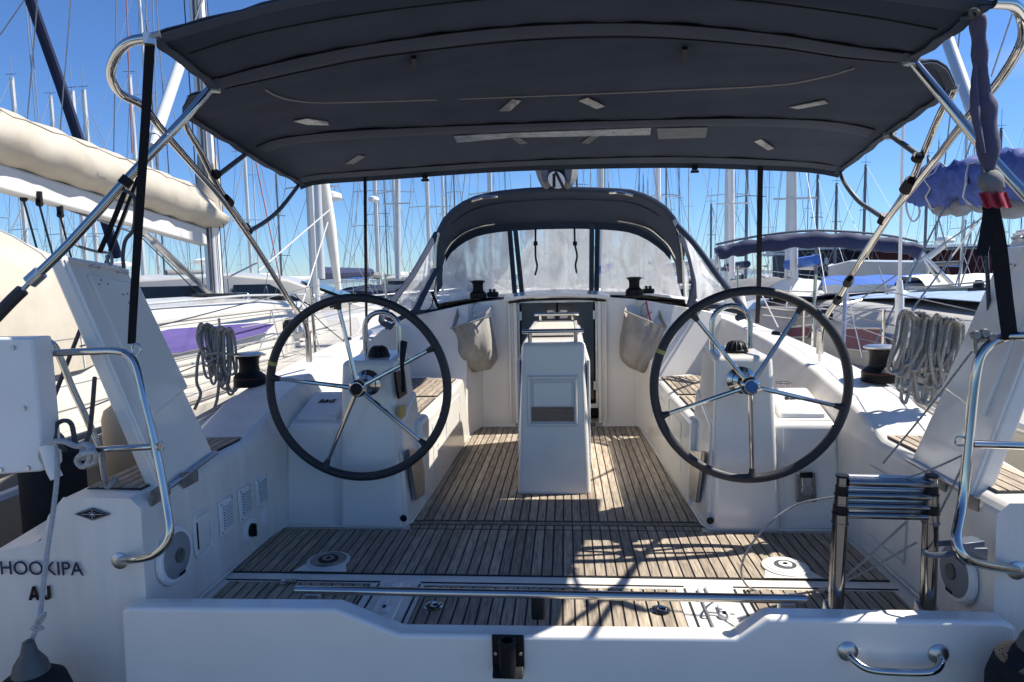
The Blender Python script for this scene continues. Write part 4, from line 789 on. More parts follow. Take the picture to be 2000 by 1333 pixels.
# coiled rope hanks
def hank(cx, cy, Y, wpx, hpx, n, r, lab, tail):
    h = E('rope_coil', lab, 'rope coil', PY(cx, cy-hpx/2, Y), group='rope coils hung on the lifelines')
    rnd = random.Random(int(cx))
    for k in range(n):
        x = cx-wpx/2+wpx*(k+.5)/n; w_ = rnd.uniform(.08,.30)*wpx+6; hh = hpx*rnd.uniform(.55,1.05); off = rnd.uniform(-.16,.16)*wpx; ty = cy-hpx/2+rnd.uniform(0,10)+16*(k/n)
        lean = tail*hh*.18; dy = rnd.uniform(-.05,.05)
        pts = [(x-w_*.4,ty+12,Y+dy),(x,ty,Y-.03+dy),(x+w_*.4,ty+12,Y+.02+dy),(x+w_*.5+lean*.5,ty+hh*.5,Y+dy),(x+w_*.45+lean+off,ty+hh*.9,Y-.01+dy),(x+lean+off,ty+hh,Y-.02+dy),(x-w_*.45+lean+off,ty+hh*.9,Y+dy),(x-w_*.5+lean*.5,ty+hh*.5,Y-.02+dy)]
        O('rope_turn', MB().tube(smooth([PY(*p) for p in pts], 5, True), r, 7, closed=True), ROPE, h)
    return h
hL = hank(422, 690, 4.1, 62, 128, 16, .0085, 'grey rope coil hanging on the left lifeline beside the winch', .25)
O('rope_tail', MB().tube(smooth([PY(*p) for p in ((400,680,4.1),(388,695,4.1),(384,745,4.1),(392,770,4.1),(380,800,4.1))], 5), .010, 7).tube(smooth([PY(*p) for p in ((428,745,4.1),(424,780,4.1),(415,808,4.1))], 4), .010, 7).tube(smooth([PY(*p) for p in ((395,640,4.05),(385,660,4.05),(400,690,4.05),(430,690,4.05),(462,694,4.05))], 4), .009, 7), ROPE, hL)
hank(1822, 690, 3.55, 108, 168, 30, .0088, 'large grey rope coil hanging on the right lifeline behind the winch', -.5)
# fenders
def fender(pos, L_, r, lab, m=FENDB, end=FENDG):
    f = E('fender', lab, 'fender', pos, group='fenders hung round the stern')
    p = Vector(pos); O('fender_body', MB().lathe([(r*.45,0),(r*.85,r*.3),(r,r*.8),(r,L_-r*.8),(r*.85,L_-r*.3),(r*.45,L_)], p-Vector((0,0,L_)), n=24), m, f)
    O('fender_end', MB().lathe([(r*.5,-.01),(r*.42,.03),(r*.22,.07),(r*.15,.11),(.004,.12)], p, n=20), end, f)
    return f
f1 = PY(58,1285,2.14); f = fender(f1+Vector((0,.0,-.05)), .6, .125, 'black fender with grey eye below the boat name')
fender(PY(2040,1285,2.1)+Vector((0,0,.03)), .6, .15, 'black fender at the lower right stern corner')
# ================================================================ WATER
ws = 1500
O('water', MB().grid([[(-ws+ws*2*i/6, -60+ (2400)*j/6, -1.02) for i in range(7)] for j in range(7)][::-1]), WATER, kind='structure')
def place(x, y, h):
    c, s_ = math.cos(h), math.sin(h); return lambda p: Vector((x+p[0]*c-p[1]*s_, y+p[0]*s_+p[1]*c, p[2]))
def hull(f, L_, B, z0, zd, sheer=.25, fine=.9):
    """hull with bow at +y (local), returns builder; deck follows the sheer"""
    m = MB(); rows = []; N = 11
    for i in range(N):
        t = i/(N-1); y = -L_/2+L_*t; b = B/2*(1-max(0,(t-.45)/.55)**2.2*fine)*(.9+.1*min(1,t*3)); z = zd+sheer*(t-.3)**2*2; b = max(b, .03)
        rows.append([f((-b*.0,y,z+.03)), f((-b,y,z)), f((-b*1.0,y,z-.05)), f((-b*.93,y,(z0+z)/2)), f((-b*.6,y*.97,z0)), f((b*.6,y*.97,z0)), f((b*.93,y,(z0+z)/2)), f((b,y,z-.05)), f((b,y,z)), f((0,y,z+.03))])
    m.grid(rows); n = len(m.v); m.f.append(tuple(range(10))); return m
def loftbox(f, prof, hw, topin=.8, n=0):
    """cabin: prof = list of (y, z_bottom, z_top, half width)"""
    rows = [[f((-w_,y,zb)), f((-w_*.97,y,zb+(zt-zb)*.6)), f((-w_*topin,y,zt)), f((0,y,zt+.06)), f((w_*topin,y,zt)), f((w_*.97,y,zb+(zt-zb)*.6)), f((w_,y,zb))] for y, zb, zt, w_ in prof]
    m = MB().grid(rows[::-1]); k = len(rows)-1; m.f.append(tuple(range(7))); m.f.append(tuple(k*7+i for i in range(7))[::-1]); return m

# ---- neighbour yacht on the left
XN = -4.62
nb = E('sailboat', 'white sailing yacht alongside on the left with cream boom cover and purple side window', 'sailboat', (XN, 7.5, -1))
fN = place(XN, 7.4, 0)
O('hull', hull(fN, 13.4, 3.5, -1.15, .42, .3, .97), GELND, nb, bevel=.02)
O('rubbing_strake', MB().tube([(-2.86,2.2,.30),(-2.84,5,.30),(-2.86,8,.32),(-3.1,10,.36)], .03, 6), LIDG, nb)
O('teak_toe_rail', MB().tube([(-2.90,2.2,.47),(-2.88,5,.47),(-2.90,8,.48),(-3.2,10,.52)], .022, 6), mat('grey_teak_rail', (.36,.33,.29), .7), nb)
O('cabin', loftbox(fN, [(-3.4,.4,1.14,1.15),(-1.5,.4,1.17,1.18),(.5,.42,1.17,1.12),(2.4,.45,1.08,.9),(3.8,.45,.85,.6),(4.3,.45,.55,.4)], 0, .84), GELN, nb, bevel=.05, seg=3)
wq = lambda pts: [PX(x, y, XN+1.19) for x, y in pts]
O('side_window', MB().prism(wq([(300,650),(330,643),(500,631),(534,634),(515,650),(430,672),(345,690),(318,690)]), (.012,0,0)), PURPLE, nb, ang=0)
O('window_trim', MB().tube(wq([(300,650),(330,643),(500,631),(534,634),(515,650),(430,672),(345,690),(318,690)]), .010, 5, closed=True), LIDG, nb)
for pts in ([(345,650),(372,632),(398,630),(385,645)],): pass
O('handrail', MB().tube([fN((1.0,-3.3,1.2)), fN((1.03,0,1.24)), fN((.95,2,1.2))], .014, 6), ALU, nb)
# side deck gear lines
for k, (a, b) in enumerate((((320,706,5.3),(640,640,9)), ((330,720,5.2),(600,665,8.2)), ((300,745,4.6),(540,700,7.0)))):
    O('deck_line', MB().tube([PY(*a), PY(*b)], .012, 6), ROPE, nb)
for y in (3.4, 5.6, 7.6, 9.6):
    x = -2.95 if y < 8.5 else -3.1
    O('stanchion', MB().tube([(x,y,.45),(x,y,1.08)], .013, 8), STEEL, nb)
O('lifeline', MB().tube([(-2.95,2,1.06),(-2.95,7.6,1.07),(-3.1,9.6,1.1)], .004, 5).tube([(-2.95,2,.78),(-2.95,7.6,.79),(-3.1,9.6,.8)], .004, 5), WIRE, nb)
nm = PY(421,575,9.0)
O('mast', MB().tube([(nm.x,9.0,1.1),(nm.x-.0,9.05,17)], .105, 16, flat=1.3), WHITE, nb)
O('mast_track', MB().tube([(nm.x+.02,8.86,1.1),(nm.x+.02,8.9,17)], .014, 6).tube([(nm.x+.06,8.87,1.1),(nm.x+.10,8.9,17)], .008, 5).tube([(nm.x-.12,8.9,1.1),(nm.x-.12,8.9,17)], .008, 5).tube([(nm.x+.15,8.95,1.1),(nm.x+.16,8.9,12)], .008, 5).tube([(nm.x+.22,8.95,1.1),(nm.x+.12,8.9,12)], .006, 5), WIRED, nb)
# boom
bA, bB = PY(405,462,8.8), PY(-40,330,5.3)
O('boom', MB().prism([bA+Vector((0,0,-.13)), bA+Vector((0,0,.11)), bB+Vector((0,0,.11)), bB+Vector((0,0,-.13))], (-.13,.02,0)), mat('boom_paint', (.58,.57,.54), .5), nb, bevel=.03, seg=3)
O('boom_end_mark', MB().prism([PY(357,449,8.35), PY(362,450,8.38), PY(362,458,8.38), PY(357,457,8.35)], (0,-.004,0)), LIDG, nb)
# cover: lofted lumpy roll over the boom
rows = []
NS = 26
top = [(0,245),(60,258),(120,272),(180,287),(240,300),(300,325),(350,340),(390,368),(425,385),(440,402)]
for i in range(NS):
    t = i/(NS-1); c = bB.lerp(bA+Vector((.0,.12,0)), t*1.02); px = None
    h_ = lerp(.46, .50, t) if t < .88 else lerp(.50, .34, (t-.88)/.12); wd = .24+.02*math.sin(i*1.3)
    if t > .97: h_ *= .9
    ring = []
    for k in range(16):
        a = 2*math.pi*k/16; x = math.sin(a)*wd*(1.12 if math.cos(a) > 0 else .85); z = .10+h_*.54-math.cos(a)*h_*.54
        z += .012*math.sin(i*2.1+k*1.2); x += .010*math.sin(i*1.6-k*1.9)
        ring.append(c+Vector((x-.06, 0, z)))
    rows.append(ring)
cv = MB().grid([r_[::-1] for r_ in rows], True); cv.f.append(tuple(range(16))); cv.f.append(tuple((NS-1)*16+k for k in range(16))[::-1])
O('boom_cover', cv, CREAM, nb, ang=60)
O('cover_collar', MB().tube([(nm.x,8.95,2.35),(nm.x,9.0,2.8),(nm.x,9.0,3.15)], [.19,.15,.12], 14), CREAM, nb)
O('cover_seam', MB().tube([rows[i][6]+Vector((.006,-.004,0)) for i in range(NS)], .006, 4).tube([rows[i][10]+Vector((.006,-.004,0)) for i in range(NS)], .004, 4), mat('cover_stitching', (.42,.36,.30), .8), nb)
O('vang', MB().tube([PY(282,455,7.3), PY(412,575,8.85)], .035, 10).tube([PY(300,472,7.45), PY(360,530,8.2)], .045, 10), STEELB, nb)
O('mainsheet', MB().tube([PY(275,463,7.2), PY(400,586,8.9)], .008, 5).tube([PY(120,405,6.3), PY(290,465,7.4)], .012, 5), WIRED, nb)
for px, py, Y in ((45,375,5.8),(76,385,5.9),(117,408,6.2)):
    c = PY(px, py, Y); O('block', MB().box(c, (.05,.03,.10)).lathe([(.03,-.015),(.03,.015)], c+Vector((0,0,-.06)), (0,1,0), 12).tube([c+Vector((0,0,-.08)), c+Vector((.02,.1,-.6))], .010, 5), BLK, nb)
# cream cockpit canopy
rows = []
for y, z0, zt, hw in ((1.5,.9,1.70,1.25),(2.6,.85,1.98,1.35),(3.6,.8,2.03,1.36),(4.5,.8,1.93,1.28),(5.1,.85,1.72,1.15),(5.55,.95,1.42,1.0),(5.9,1.1,1.2,.85)):
    rows.append([Vector((XN-.05+hw*math.cos(a)*(1 if abs(math.cos(a)) < .8 else 1.02), y-.05+.03*math.sin(a*5+y*3), z0+(zt-z0)*max(0,math.sin(a))**.55)) for a in [math.pi*k/16 for k in range(17)]])
O('cockpit_canopy', MB().shell(rows, (0,0,-.006)), CREAM, nb, ang=60)
O('canopy_seam', MB().tube([p+Vector((.005,0,.004)) for p in rows[4][:12]], .007, 4).tube([p+Vector((.005,0,.004)) for p in rows[3][:12]], .005, 4), LIDG, nb)
O('side_coaming', loftbox(place(XN, 4.2, 0), [(-1.9,.4,.95,1.25),(.6,.4,.98,1.28),(1.5,.4,.9,1.22),(1.9,.4,.7,1.15)], 0, .85), GELN, nb, bevel=.04)
O('aft_awning_pole', MB().tube([(XN+.9,2.6,.4),(XN+.9,2.6,1.9)], .014, 6), STEEL, nb)
# long rigging of the left neighbour and its neighbours (real wires, at their depths)
RG = MB()
for a, b in (((0,69,8),(48,0,8)), ((74,-5,7.5),(51,260,8)), ((139,-5,8),(115,285,8.5)), ((227,-5,8.5),(222,305,8.8)), ((298,-5,8),(310,342,8.2)), ((287,-5,9),(272,330,9)), ((305,-5,8.6),(330,340,8.9)), ((56,0,10),(78,268,10)), ((50,0,10),(72,265,10))):
    RG.tube([PY(*a), PY(*b)], .0075, 5)
O('rigging', RG, WIRE, nb)
OO('red_shroud', [MB().tube([PY(247,-5,12), PY(258,300,12)], .012, 5), MB().tube([PY(500,318,12), PY(550,560,12)], .012, 5)], mat('faded_red_shroud', (.35,.12,.12), .6), nb)
O('white_line', MB().tube([PY(505,530,9), PY(644,410,12)], .012, 5).tube([PY(640,435,12), PY(588,600,9)], .014, 5).tube([PY(440,545,8.5), PY(520,505,9)], .012, 5), ROPEW, nb)
# dark fenders and clutter between the hulls, left
fender((-2.44,3.0,.62), .62, .14, 'black-covered fender hanging between the hulls on the left')
fender((-2.5,3.9,.66), .62, .14, 'black-covered fender further forward between the hulls on the left')
fender((-2.42,3.5,.72), .5, .10, 'tan fender with grey top behind the left stern corner', TAN, ROPE)
O('mooring_rope', MB().tube(smooth([(-2.3,2.2,.35),(-2.5,2.1,.55),(-2.8,2.4,.5),(-3.1,2.8,.62)], 5), .016, 8).tube(smooth([(-2.25,2.3,.38),(-2.6,2.2,.35),(-3.0,2.2,.15),(-3.5,2.0,-.2)], 5), .016, 8), ROPED, cat='mooring rope', label='dark mooring rope running outboard from the left stern')

# ---- neighbour yacht on the right
XR = 4.75
nr = E('sailboat', 'white sailing yacht alongside on the right with maroon curtained windows and blue sail cover', 'sailboat', (XR, 8, -1))
fR = place(XR, 8.2, 0)
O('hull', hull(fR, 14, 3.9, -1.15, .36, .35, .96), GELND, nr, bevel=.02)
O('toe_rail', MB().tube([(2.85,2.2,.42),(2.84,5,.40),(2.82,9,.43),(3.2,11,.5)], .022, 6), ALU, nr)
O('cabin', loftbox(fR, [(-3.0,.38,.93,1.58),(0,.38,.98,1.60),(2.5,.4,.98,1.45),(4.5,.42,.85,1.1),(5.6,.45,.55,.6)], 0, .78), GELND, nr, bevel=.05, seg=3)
def sidewin(px):
    q = [PX(x, y, XR-1.60) for x, y in px]; fr2 = O('side_window', MB().prism(q, (-.01,0,0)), MAROON, nr, ang=0)
    c = sum(q, Vector())/len(q); O('window_frame', MB().tube([c+(p-c)*1.06+Vector((-.012,0,0)) for p in q], .014, 5, closed=True), ALU, fr2)
sidewin([(1655,642),(1722,643),(1735,690),(1648,680)]); sidewin([(1548,640),(1588,636),(1578,658),(1530,660)]); sidewin([(1490,636),(1506,632),(1500,640),(1486,642)])
O('blue_reflection_sheet', MB().shell([[(XR-1.0+.25*i, 5.2+.9*j, 1.03+.06*math.sin(i*.7)+.05*math.sin(j*.9)) for i in range(9)] for j in range(6)], (0,0,.008)), mat('blue_awning_reflection', (.36,.47,.66), .5, 0, .2, 5, .1, 3), nr, ang=60)  # sheet painted pale blue for the awning's reflection on the cabin top
for y in (4.2, 6.2, 8.2, 10.2):
    x = 2.92 if y < 9.5 else 3.15; O('stanchion', MB().tube([(x,y,.38),(x,y,1.02)], .014, 8).lathe([(.035,0),(.015,.04)], (x,y,.38), n=10), STEEL, nr)
O('lifeline', MB().tube([(2.92,2,1.0),(2.92,8.2,1.01),(3.15,10.2,1.04)], .004, 5).tube([(2.92,2,.7),(2.92,8.2,.72),(3.15,10.2,.75)], .004, 5), WIRE, nr)
O('shroud_legs', MB().tube([PY(1652,560,6.8), PY(1645,700,6.4)], .022, 8).tube([PY(1655,570,6.8), PY(1685,700,6.4)], .007, 5), STEELB, nr)
# blue sail cover on the boom
rows = []; NS = 30; b0, b1 = PY(1772,372,8.7), PY(2080,335,5.6)
for i in range(NS):
    t = i/(NS-1); c = b0.lerp(b1, t); rr2 = (.07+.15*min(1, t*5)**.6)*(1+.10*math.sin(i*2.3)); ring = []
    for k in range(14):
        a = 2*math.pi*k/14; ring.append(c+Vector((math.cos(a)*rr2*.7+.025*math.sin(k*3.1+i*1.3), .05*math.sin(k*2+i*1.7), math.sin(a)*rr2*(1+.14*math.sin(i*1.9+k*2.4))-.03*math.sin(i*.8))))
    rows.append(ring)
O('sail_cover', MB().grid(rows, True), BLUES, nr, ang=70)
OO('cover_tie', [MB().tube([rows[9][k]*1.0+Vector((0,-.01,0)) for k in range(14)], .012, 5, closed=True), MB().tube([rows[17][k]+Vector((0,-.012,0)) for k in range(14)], .012, 5, closed=True), MB().tube(smooth([PY(1785,350,8.5),PY(1770,400,8.5),PY(1782,432,8.5),PY(1796,418,8.5),PY(1790,380,8.5)], 5), .012, 5)], ROPEW, nr)
O('sail_fold', MB().tube(smooth([b0.lerp(b1,.18)+Vector((0,-.12,-.20)), b0.lerp(b1,.35)+Vector((0,-.15,-.27)), b0.lerp(b1,.5)+Vector((0,-.12,-.20)), b0.lerp(b1,.7)+Vector((0,-.1,-.28)), b1+Vector((0,0,-.2))], 5), [.05+.05*math.sin(k*.7)**2 for k in range(21)], 10), GREYC, nr, ang=60)
RG = MB()
for a, b in (((1876,50,9),(1828,470,9)), ((1988,-5,8),(1936,150,8.5)), ((1884,330,8),(1700,690,6)), ((1900,268,9),(1878,334,9)), ((1825,395,9),(1850,490,9)), ((1935,400,7.5),(1770,620,6.2)), ((1680,585,8),(1935,415,7.2)), ((1920,430,8),(1875,560,8)), ((1903,430,8),(1866,560,8)), ((1887,430,8),(1872,560,8)), ((1700,570,8),(1930,550,7))):
    RG.tube([PY(*a), PY(*b)], .009, 5)
O('rigging', RG, ROPE, nr)
an = E('antenna', 'tall white whip antenna with a thick base standing on the right lifeline', 'antenna', PY(1757,700,5.8))
O('antenna_base', MB().tube([PY(1756,705,5.8), PY(1757,580,5.8), PY(1757,548,5.8)], [.036,.034,.022], 12), WHITE, an)
O('antenna_whip', MB().tube([PY(1757,550,5.8), PY(1764,235,5.8), PY(1765,200,5.8)], [.014,.012,.010], 8), WHITE, an)

# ---- power boats and arches
def motorboat(x, y, h, L_, lab, hullm=GELND, top=None, topz=(1.5,2.2), glass=GLASSD, hood=None, fly=False, zd=-.15, screen=True):
    r = E('motorboat', lab, 'motorboat', (x, y, -1)); f = place(x, y, h); B = L_*.3
    O('hull', hull(f, L_, B, -1.15, zd, .5), hullm, r, bevel=.02)
    zc = zd+.05
    O('cabin', loftbox(f, [(-L_*.22,zc,zc+.75,B*.40),(L_*.08,zc,zc+.8,B*.38),(L_*.22,zc,zc+.55,B*.30),(L_*.33,zc,zc+.25,B*.18)], 0, .85), GELN, r, bevel=.04)
    a, b = -L_*.02, L_*.12
    if not screen: return r
    w0, w1 = B*.36, B*.30; z0, z1 = zc+.72, zc+1.12
    ws_ = O('windscreen', MB().prism([f((-w0,b,z0)), f((w0,b,z0)), f((w1,a,z1)), f((-w1,a,z1))], (0,0,.012)), glass, r, ang=0)
    O('side_screen', MB().prism([f((-w0,b,z0)), f((-w1,a,z1)), f((-w1,a-L_*.14,z1)), f((-w0,a-L_*.18,z0))], (0,0,.01)).prism([f((w0,b,z0)), f((w1,a,z1)), f((w1,a-L_*.14,z1)), f((w0,a-L_*.18,z0))], (0,0,.01)), glass, ws_, ang=0)
    O('screen_frame', MB().tube([f((-w0,b,z0)), f((-w1,a,z1)), f((w1,a,z1)), f((w0,b,z0))], .025, 6).tube([f((0,b,z0)), f((0,a,z1))], .02, 6).tube([f((-w1,a,z1)), f((-w1,a-L_*.14,z1)), f((-w0,a-L_*.18,z0))], .02, 6).tube([f((w1,a,z1)), f((w1,a-L_*.14,z1)), f((w0,a-L_*.18,z0))], .02, 6), WHITE, ws_)
    if top:
        rows = [[f((w_*B*.36/.36*1.0, yy, z1+.03+.18*(1-(w_)**2)*(1 if -L_*.3 < yy else .3)+.02*math.sin(yy*5+w_*7))) for w_ in [-.36*B/ B*2.7+.36*2.7*2*k/10*1 for k in range(11)]] for yy in [a-L_*.26*j/8 for j in range(9)]]
        rows = [[f((B*.36*(-1+.2*k), a-L_*.26*j/8, z1+.03+.18*(1-(-1+.2*k)**2)+.025*math.sin(j*2.2+k))) for k in range(11)] for j in range(9)]
        O('canopy', MB().shell(rows, (0,0,.01)), top, r, ang=60)
        if hood: O('hood_side', MB().shell([[rows[j][0], rows[j][0].lerp(f((-B*.42, a-L_*.26*j/8, zc+.5)), .5), f((-B*.42, a-L_*.26*j/8, zc+.5))] for j in range(9)], (0,0,.01)).shell([[rows[j][10], rows[j][10].lerp(f((B*.42, a-L_*.26*j/8, zc+.5)), .5), f((B*.42, a-L_*.26*j/8, zc+.5))] for j in range(9)], (0,0,.01)).shell([[rows[8][k], f((B*.42*(-1+.2*k), -L_*.36, zc+.4))] for k in range(11)], (0,0,.01)), hood, r, ang=60)
    if fly:
        O('flybridge', loftbox(f, [(-L_*.2,z1+.05,z1+.55,B*.34),(0,z1+.05,z1+.65,B*.33),(L_*.06,z1+.05,z1+.5,B*.25)], 0, .95), GELN, r, bevel=.04)
        for s in (-1, 1): O('side_window', MB().prism([f((s*B*.36,-L_*.19,z1-.35)), f((s*B*.355,L_*.0,z1-.35)), f((s*B*.33,-L_*.02,z1-.05)), f((s*B*.335,-L_*.18,z1-.05))], f((s*.03,0,0))-f((0,0,0))), GLASSD, r, ang=0)
        O('radar_arch', MB().tube([f((-B*.3,-L_*.18,z1+.5)), f((-B*.26,-L_*.24,z1+1.1)), f((B*.26,-L_*.24,z1+1.1)), f((B*.3,-L_*.18,z1+.5))], .06, 8).lathe([(.25,0),(.28,.08),(.2,.2),(.01,.22)], f((0,-L_*.24,z1+1.15)), n=16), WHITE, r)
    O('pulpit', MB().tube(smooth([f((-B*.36,L_*.15,.95)), f((-B*.22,L_*.38,1.05)), f((0,L_*.49,1.1)), f((B*.22,L_*.38,1.05)), f((B*.36,L_*.15,.95))], 4), .016, 5).tube([f((-B*.25,L_*.33,.3)), f((-B*.25,L_*.33,1.03))], .014, 5).tube([f((B*.25,L_*.33,.3)), f((B*.25,L_*.33,1.03))], .014, 5), STEELB, r)
    return r
def motoryacht(x, y, h, L_, lab):
    r = E('motor_yacht', lab, 'motor yacht', (x, y, -1)); f = place(x, y, h); B = L_*.3; z = .05
    O('hull', hull(f, L_, B, -1.15, z, .6), GELN, r, bevel=.02)
    prof = [(-L_*.30,z,z+.85,B*.40),(-L_*.26,z,z+1.42,B*.40),(-L_*.05,z,z+1.55,B*.40),(L_*.06,z,z+1.40,B*.38),(L_*.20,z,z+.75,B*.34),(L_*.36,z,z+.40,B*.20)]
    O('superstructure', loftbox(f, prof, 0, .84), GELN, r, bevel=.05)
    for s in (-1, 1):
        for (y0, y1, ya, yb) in ((-L_*.26,-L_*.06,-L_*.25,-L_*.07),(-L_*.045,L_*.12,-L_*.035,L_*.03)):
            o_ = B*.40*.985+.02
            O('side_window', MB().prism([f((s*o_,y0,z+.72)), f((s*o_,y1,z+.72)), f((s*o_*.90,yb,z+1.30)), f((s*o_*.90,ya,z+1.30))], f((s*.01,0,0))-f((0,0,0))), GLASSD, r, ang=0)
        O('hull_window', MB().prism([f((s*B*.497,-L_*.1,z-.42)), f((s*B*.497,L_*.06,z-.40)), f((s*B*.497,L_*.05,z-.26)), f((s*B*.497,-L_*.09,z-.28))], f((s*.02,0,0))-f((0,0,0))), GLASSD, r, ang=0)
    O('windscreen', MB().prism([f((-B*.30,L_*.185,z+.86)), f((B*.30,L_*.185,z+.86)), f((B*.28,L_*.085,z+1.33)), f((-B*.28,L_*.085,z+1.33))], (0,0,.03)), GLASSD, r, ang=0)
    O('bow_rail', MB().tube(smooth([f((-B*.42,-L_*.1,z+.7)), f((-B*.36,L_*.2,z+.85)), f((-B*.18,L_*.4,z+.95)), f((0,L_*.49,z+1.0)), f((B*.18,L_*.4,z+.95)), f((B*.36,L_*.2,z+.85)), f((B*.42,-L_*.1,z+.7))], 4), .016, 5), STEELB, r)
    O('radar', MB().lathe([(.02,0),(.03,.25),(.22,.28),(.25,.36),(.02,.42)], f((0,-L_*.12,z+1.55)), n=14), WHITE, r)
    return r
def at(px, Y, py=560): return PY(px, py, Y).x
motorboat(at(1590,16), 16, R(70), 8.5, 'motor cruiser with blue and cream canvas left of the dark building sign', top=BLUE, hood=CREAMW)
motorboat(at(1755,14), 14, R(80), 9, 'motor cruiser with cream canopy in front of the maroon shed', top=CREAMW, glass=GLASSG)
motorboat(at(1665,24), 24, R(60), 11, 'white flybridge cruiser in front of the dark building', fly=True)
motorboat(at(1455,17), 17, R(20), 7, 'small white motorboat left of the blue-canvas cruiser', top=GREYC, hood=CREAMW)
motorboat(at(1850,12), 12, R(95), 8, 'white motorboat with navy gunwale below the maroon shed', hullm=GELND, screen=False)
motoryacht(at(520,16), 16, R(-78), 12, 'sleek white motor yacht with dark side glass right of the left neighbour mast')
motoryacht(at(330,16), 16.5, R(-84), 12, 'white motor yacht with long dark windows behind the lifted left seat')
motorboat(at(690,17), 17, R(-88), 10, 'white motorboat with green tinted windscreen above the left wheel', glass=SPRAY)
motorboat(at(585,17), 19, R(-60), 9, 'small white motorboat behind the left awning tube')
motorboat(at(790,18), 20, R(-120), 9, 'motorboat with dark hood beside the left edge of the sprayhood', top=CANVAS, hood=CANVAS)
motoryacht(at(180,24), 25, R(-90), 11, 'white motor yacht far behind the cream canopy on the left')
motoryacht(at(900,24), 24, R(-80), 10, 'white cruiser seen through the left sprayhood window')
motorboat(at(1290,22), 22, R(85), 10, 'white cruiser seen through the right sprayhood window')
# large rolled navy bimini of the boat on the right
rb_ = E('rolled_bimini', 'navy bimini rolled on its steel arch above the power boats at right', 'awning', PY(1600,560,9.5))
arc = smooth([PY(*p) for p in ((1400,492,9.5),(1440,483,9.5),(1500,473,9.5),(1580,465,9.5),(1660,467,9.5),(1740,475,9.5),(1795,486,9.5))], 6)
O('rolled_canvas', MB().tube([p+Vector((0,0,-.03+.01*math.sin(i*1.7))) for i, p in enumerate(arc)], [.085+.012*math.sin(i*1.1)+.02*math.sin(math.pi*i/len(arc)) for i in range(len(arc))], 14, flat=1.0), NAVY, rb_, ang=60)
O('arch_tube', MB().tube([p+Vector((0,.05,.10)) for p in arc], .016, 8), ALUD, rb_)
O('arch_leg', MB().tube(smooth([PY(1412,488,9.5),PY(1400,500,9.5),PY(1397,530,9.5),PY(1392,560,9.5)], 4), .02, 8).tube([PY(1403,498,9.5),PY(1408,560,9.5)], .02, 8).tube([PY(1796,492,9.5),PY(1860,556,9.5)], .028, 8).tube([PY(1790,496,9.5),PY(1776,550,9.5)], .014, 6).tube([PY(1800,500,9.5),PY(1835,552,9.5)], .02, 8), STEELB, rb_)
hb_ = motorboat(at(1610,10.3), 10.4, R(88), 8.6, 'white power boat deck with navy cover under the rolled navy bimini', screen=False, zd=.1)
O('navy_tonneau', MB().shell([[PY(1480+36*k, 582-3*abs(k-3)+5*j, 9.3+.5*j)+Vector((0,0,.02*math.sin(k*2))) for k in range(8)] for j in range(3)], (0,0,.02)), NAVY, hb_, ang=60)

# ---- sheds ashore
sh1 = E('shed', 'long maroon corrugated steel shed on the quay at right', 'shed', PY(1830,540,46))
a, b = PY(1700,560,48), PY(2060,560,44)
zt = PY(1830,488,46).z
N = 130; rows = [[], []]
for i in range(N+1):
    t = i/N; p = a.lerp(b, t); off = .12 if i % 2 else 0
    rows[0].append(Vector((p.x, p.y-off, -.9))); rows[1].append(Vector((p.x, p.y-off, zt)))
O('wall', MB().grid(rows), SHED, sh1, ang=0)
O('roof', MB().prism([Vector((a.x,a.y-.4,zt)), Vector((b.x,b.y-.4,zt)), Vector((b.x,b.y+14,zt+.6)), Vector((a.x,a.y+14,zt+.6))], (0,0,.15)), ALUD, sh1)
O('downpipe', MB().tube([PY(1882,488,45.5), PY(1882,555,45.5)], .08, 6), SHED, sh1)
sh2 = E('building', 'dark clad harbour building with a white sign board', 'building', PY(1640,540,52))
p0, p1 = PY(1556,560,52), PY(1748,560,52); zt2 = PY(1600,489,52).z
O('wall', MB().box(((p0.x+p1.x)/2,55,(zt2-.9)/2), (p1.x-p0.x,6,zt2+.9)), SHEDD, sh2)
O('roof', MB().box(((p0.x+p1.x)/2,55,zt2+.12), (p1.x-p0.x+.8,7,.2)), ALU, sh2)
O('canopy_slab', MB().prism([PY(1512,494,51.5),PY(1556,494,51.5),PY(1556,499,51.5),PY(1512,499,51.5)], (0,3,0)), ALU, sh2)
O('window', MB().prism([PY(1559,506,51.9),PY(1583,506,51.9),PY(1583,520,51.9),PY(1559,520,51.9)], (0,-.05,0)), LIDG, sh2)
O('window', MB().prism([PY(1610,504,51.9),PY(1617,504,51.9),PY(1617,517,51.9),PY(1610,517,51.9)], (0,-.05,0)), WHITE, sh2)
sb = O('sign_board', MB().prism([PY(1585,496,51.9),PY(1604,496,51.9),PY(1604,521,51.9),PY(1585,521,51.9)], (0,-.08,0)), WHITE, sh2)
text('lettering', 'Gotan', .30, SHEDD, sb, PY(1596,503,51.75), (1,0,0), (0,0,1))
O('orange_logo', MB().prism([PY(1586,499,51.75),PY(1590,499,51.75),PY(1590,506,51.75),PY(1586,506,51.75)], (0,-.03,0)), ORNG, sb)
O('red_mark', MB().prism([PY(1593,515,51.75),PY(1600,515,51.75),PY(1600,519,51.75),PY(1593,519,51.75)], (0,-.03,0)), REDC, sb)
# far shore
hl = MB(); rows = [[], []]
rnd = random.Random(3)
for i in range(60):
    x = -1400+2800*i/59; z = 4+7*math.sin(i*.31)**2+3*math.sin(i*.9)+rnd.uniform(0,2)
    rows[0].append((x, 1500, -1)); rows[1].append((x, 1560, max(2, z)))
O('hills', hl.grid(rows), mat('distant_wooded_shore', (.10,.15,.19), .9), kind='structure')

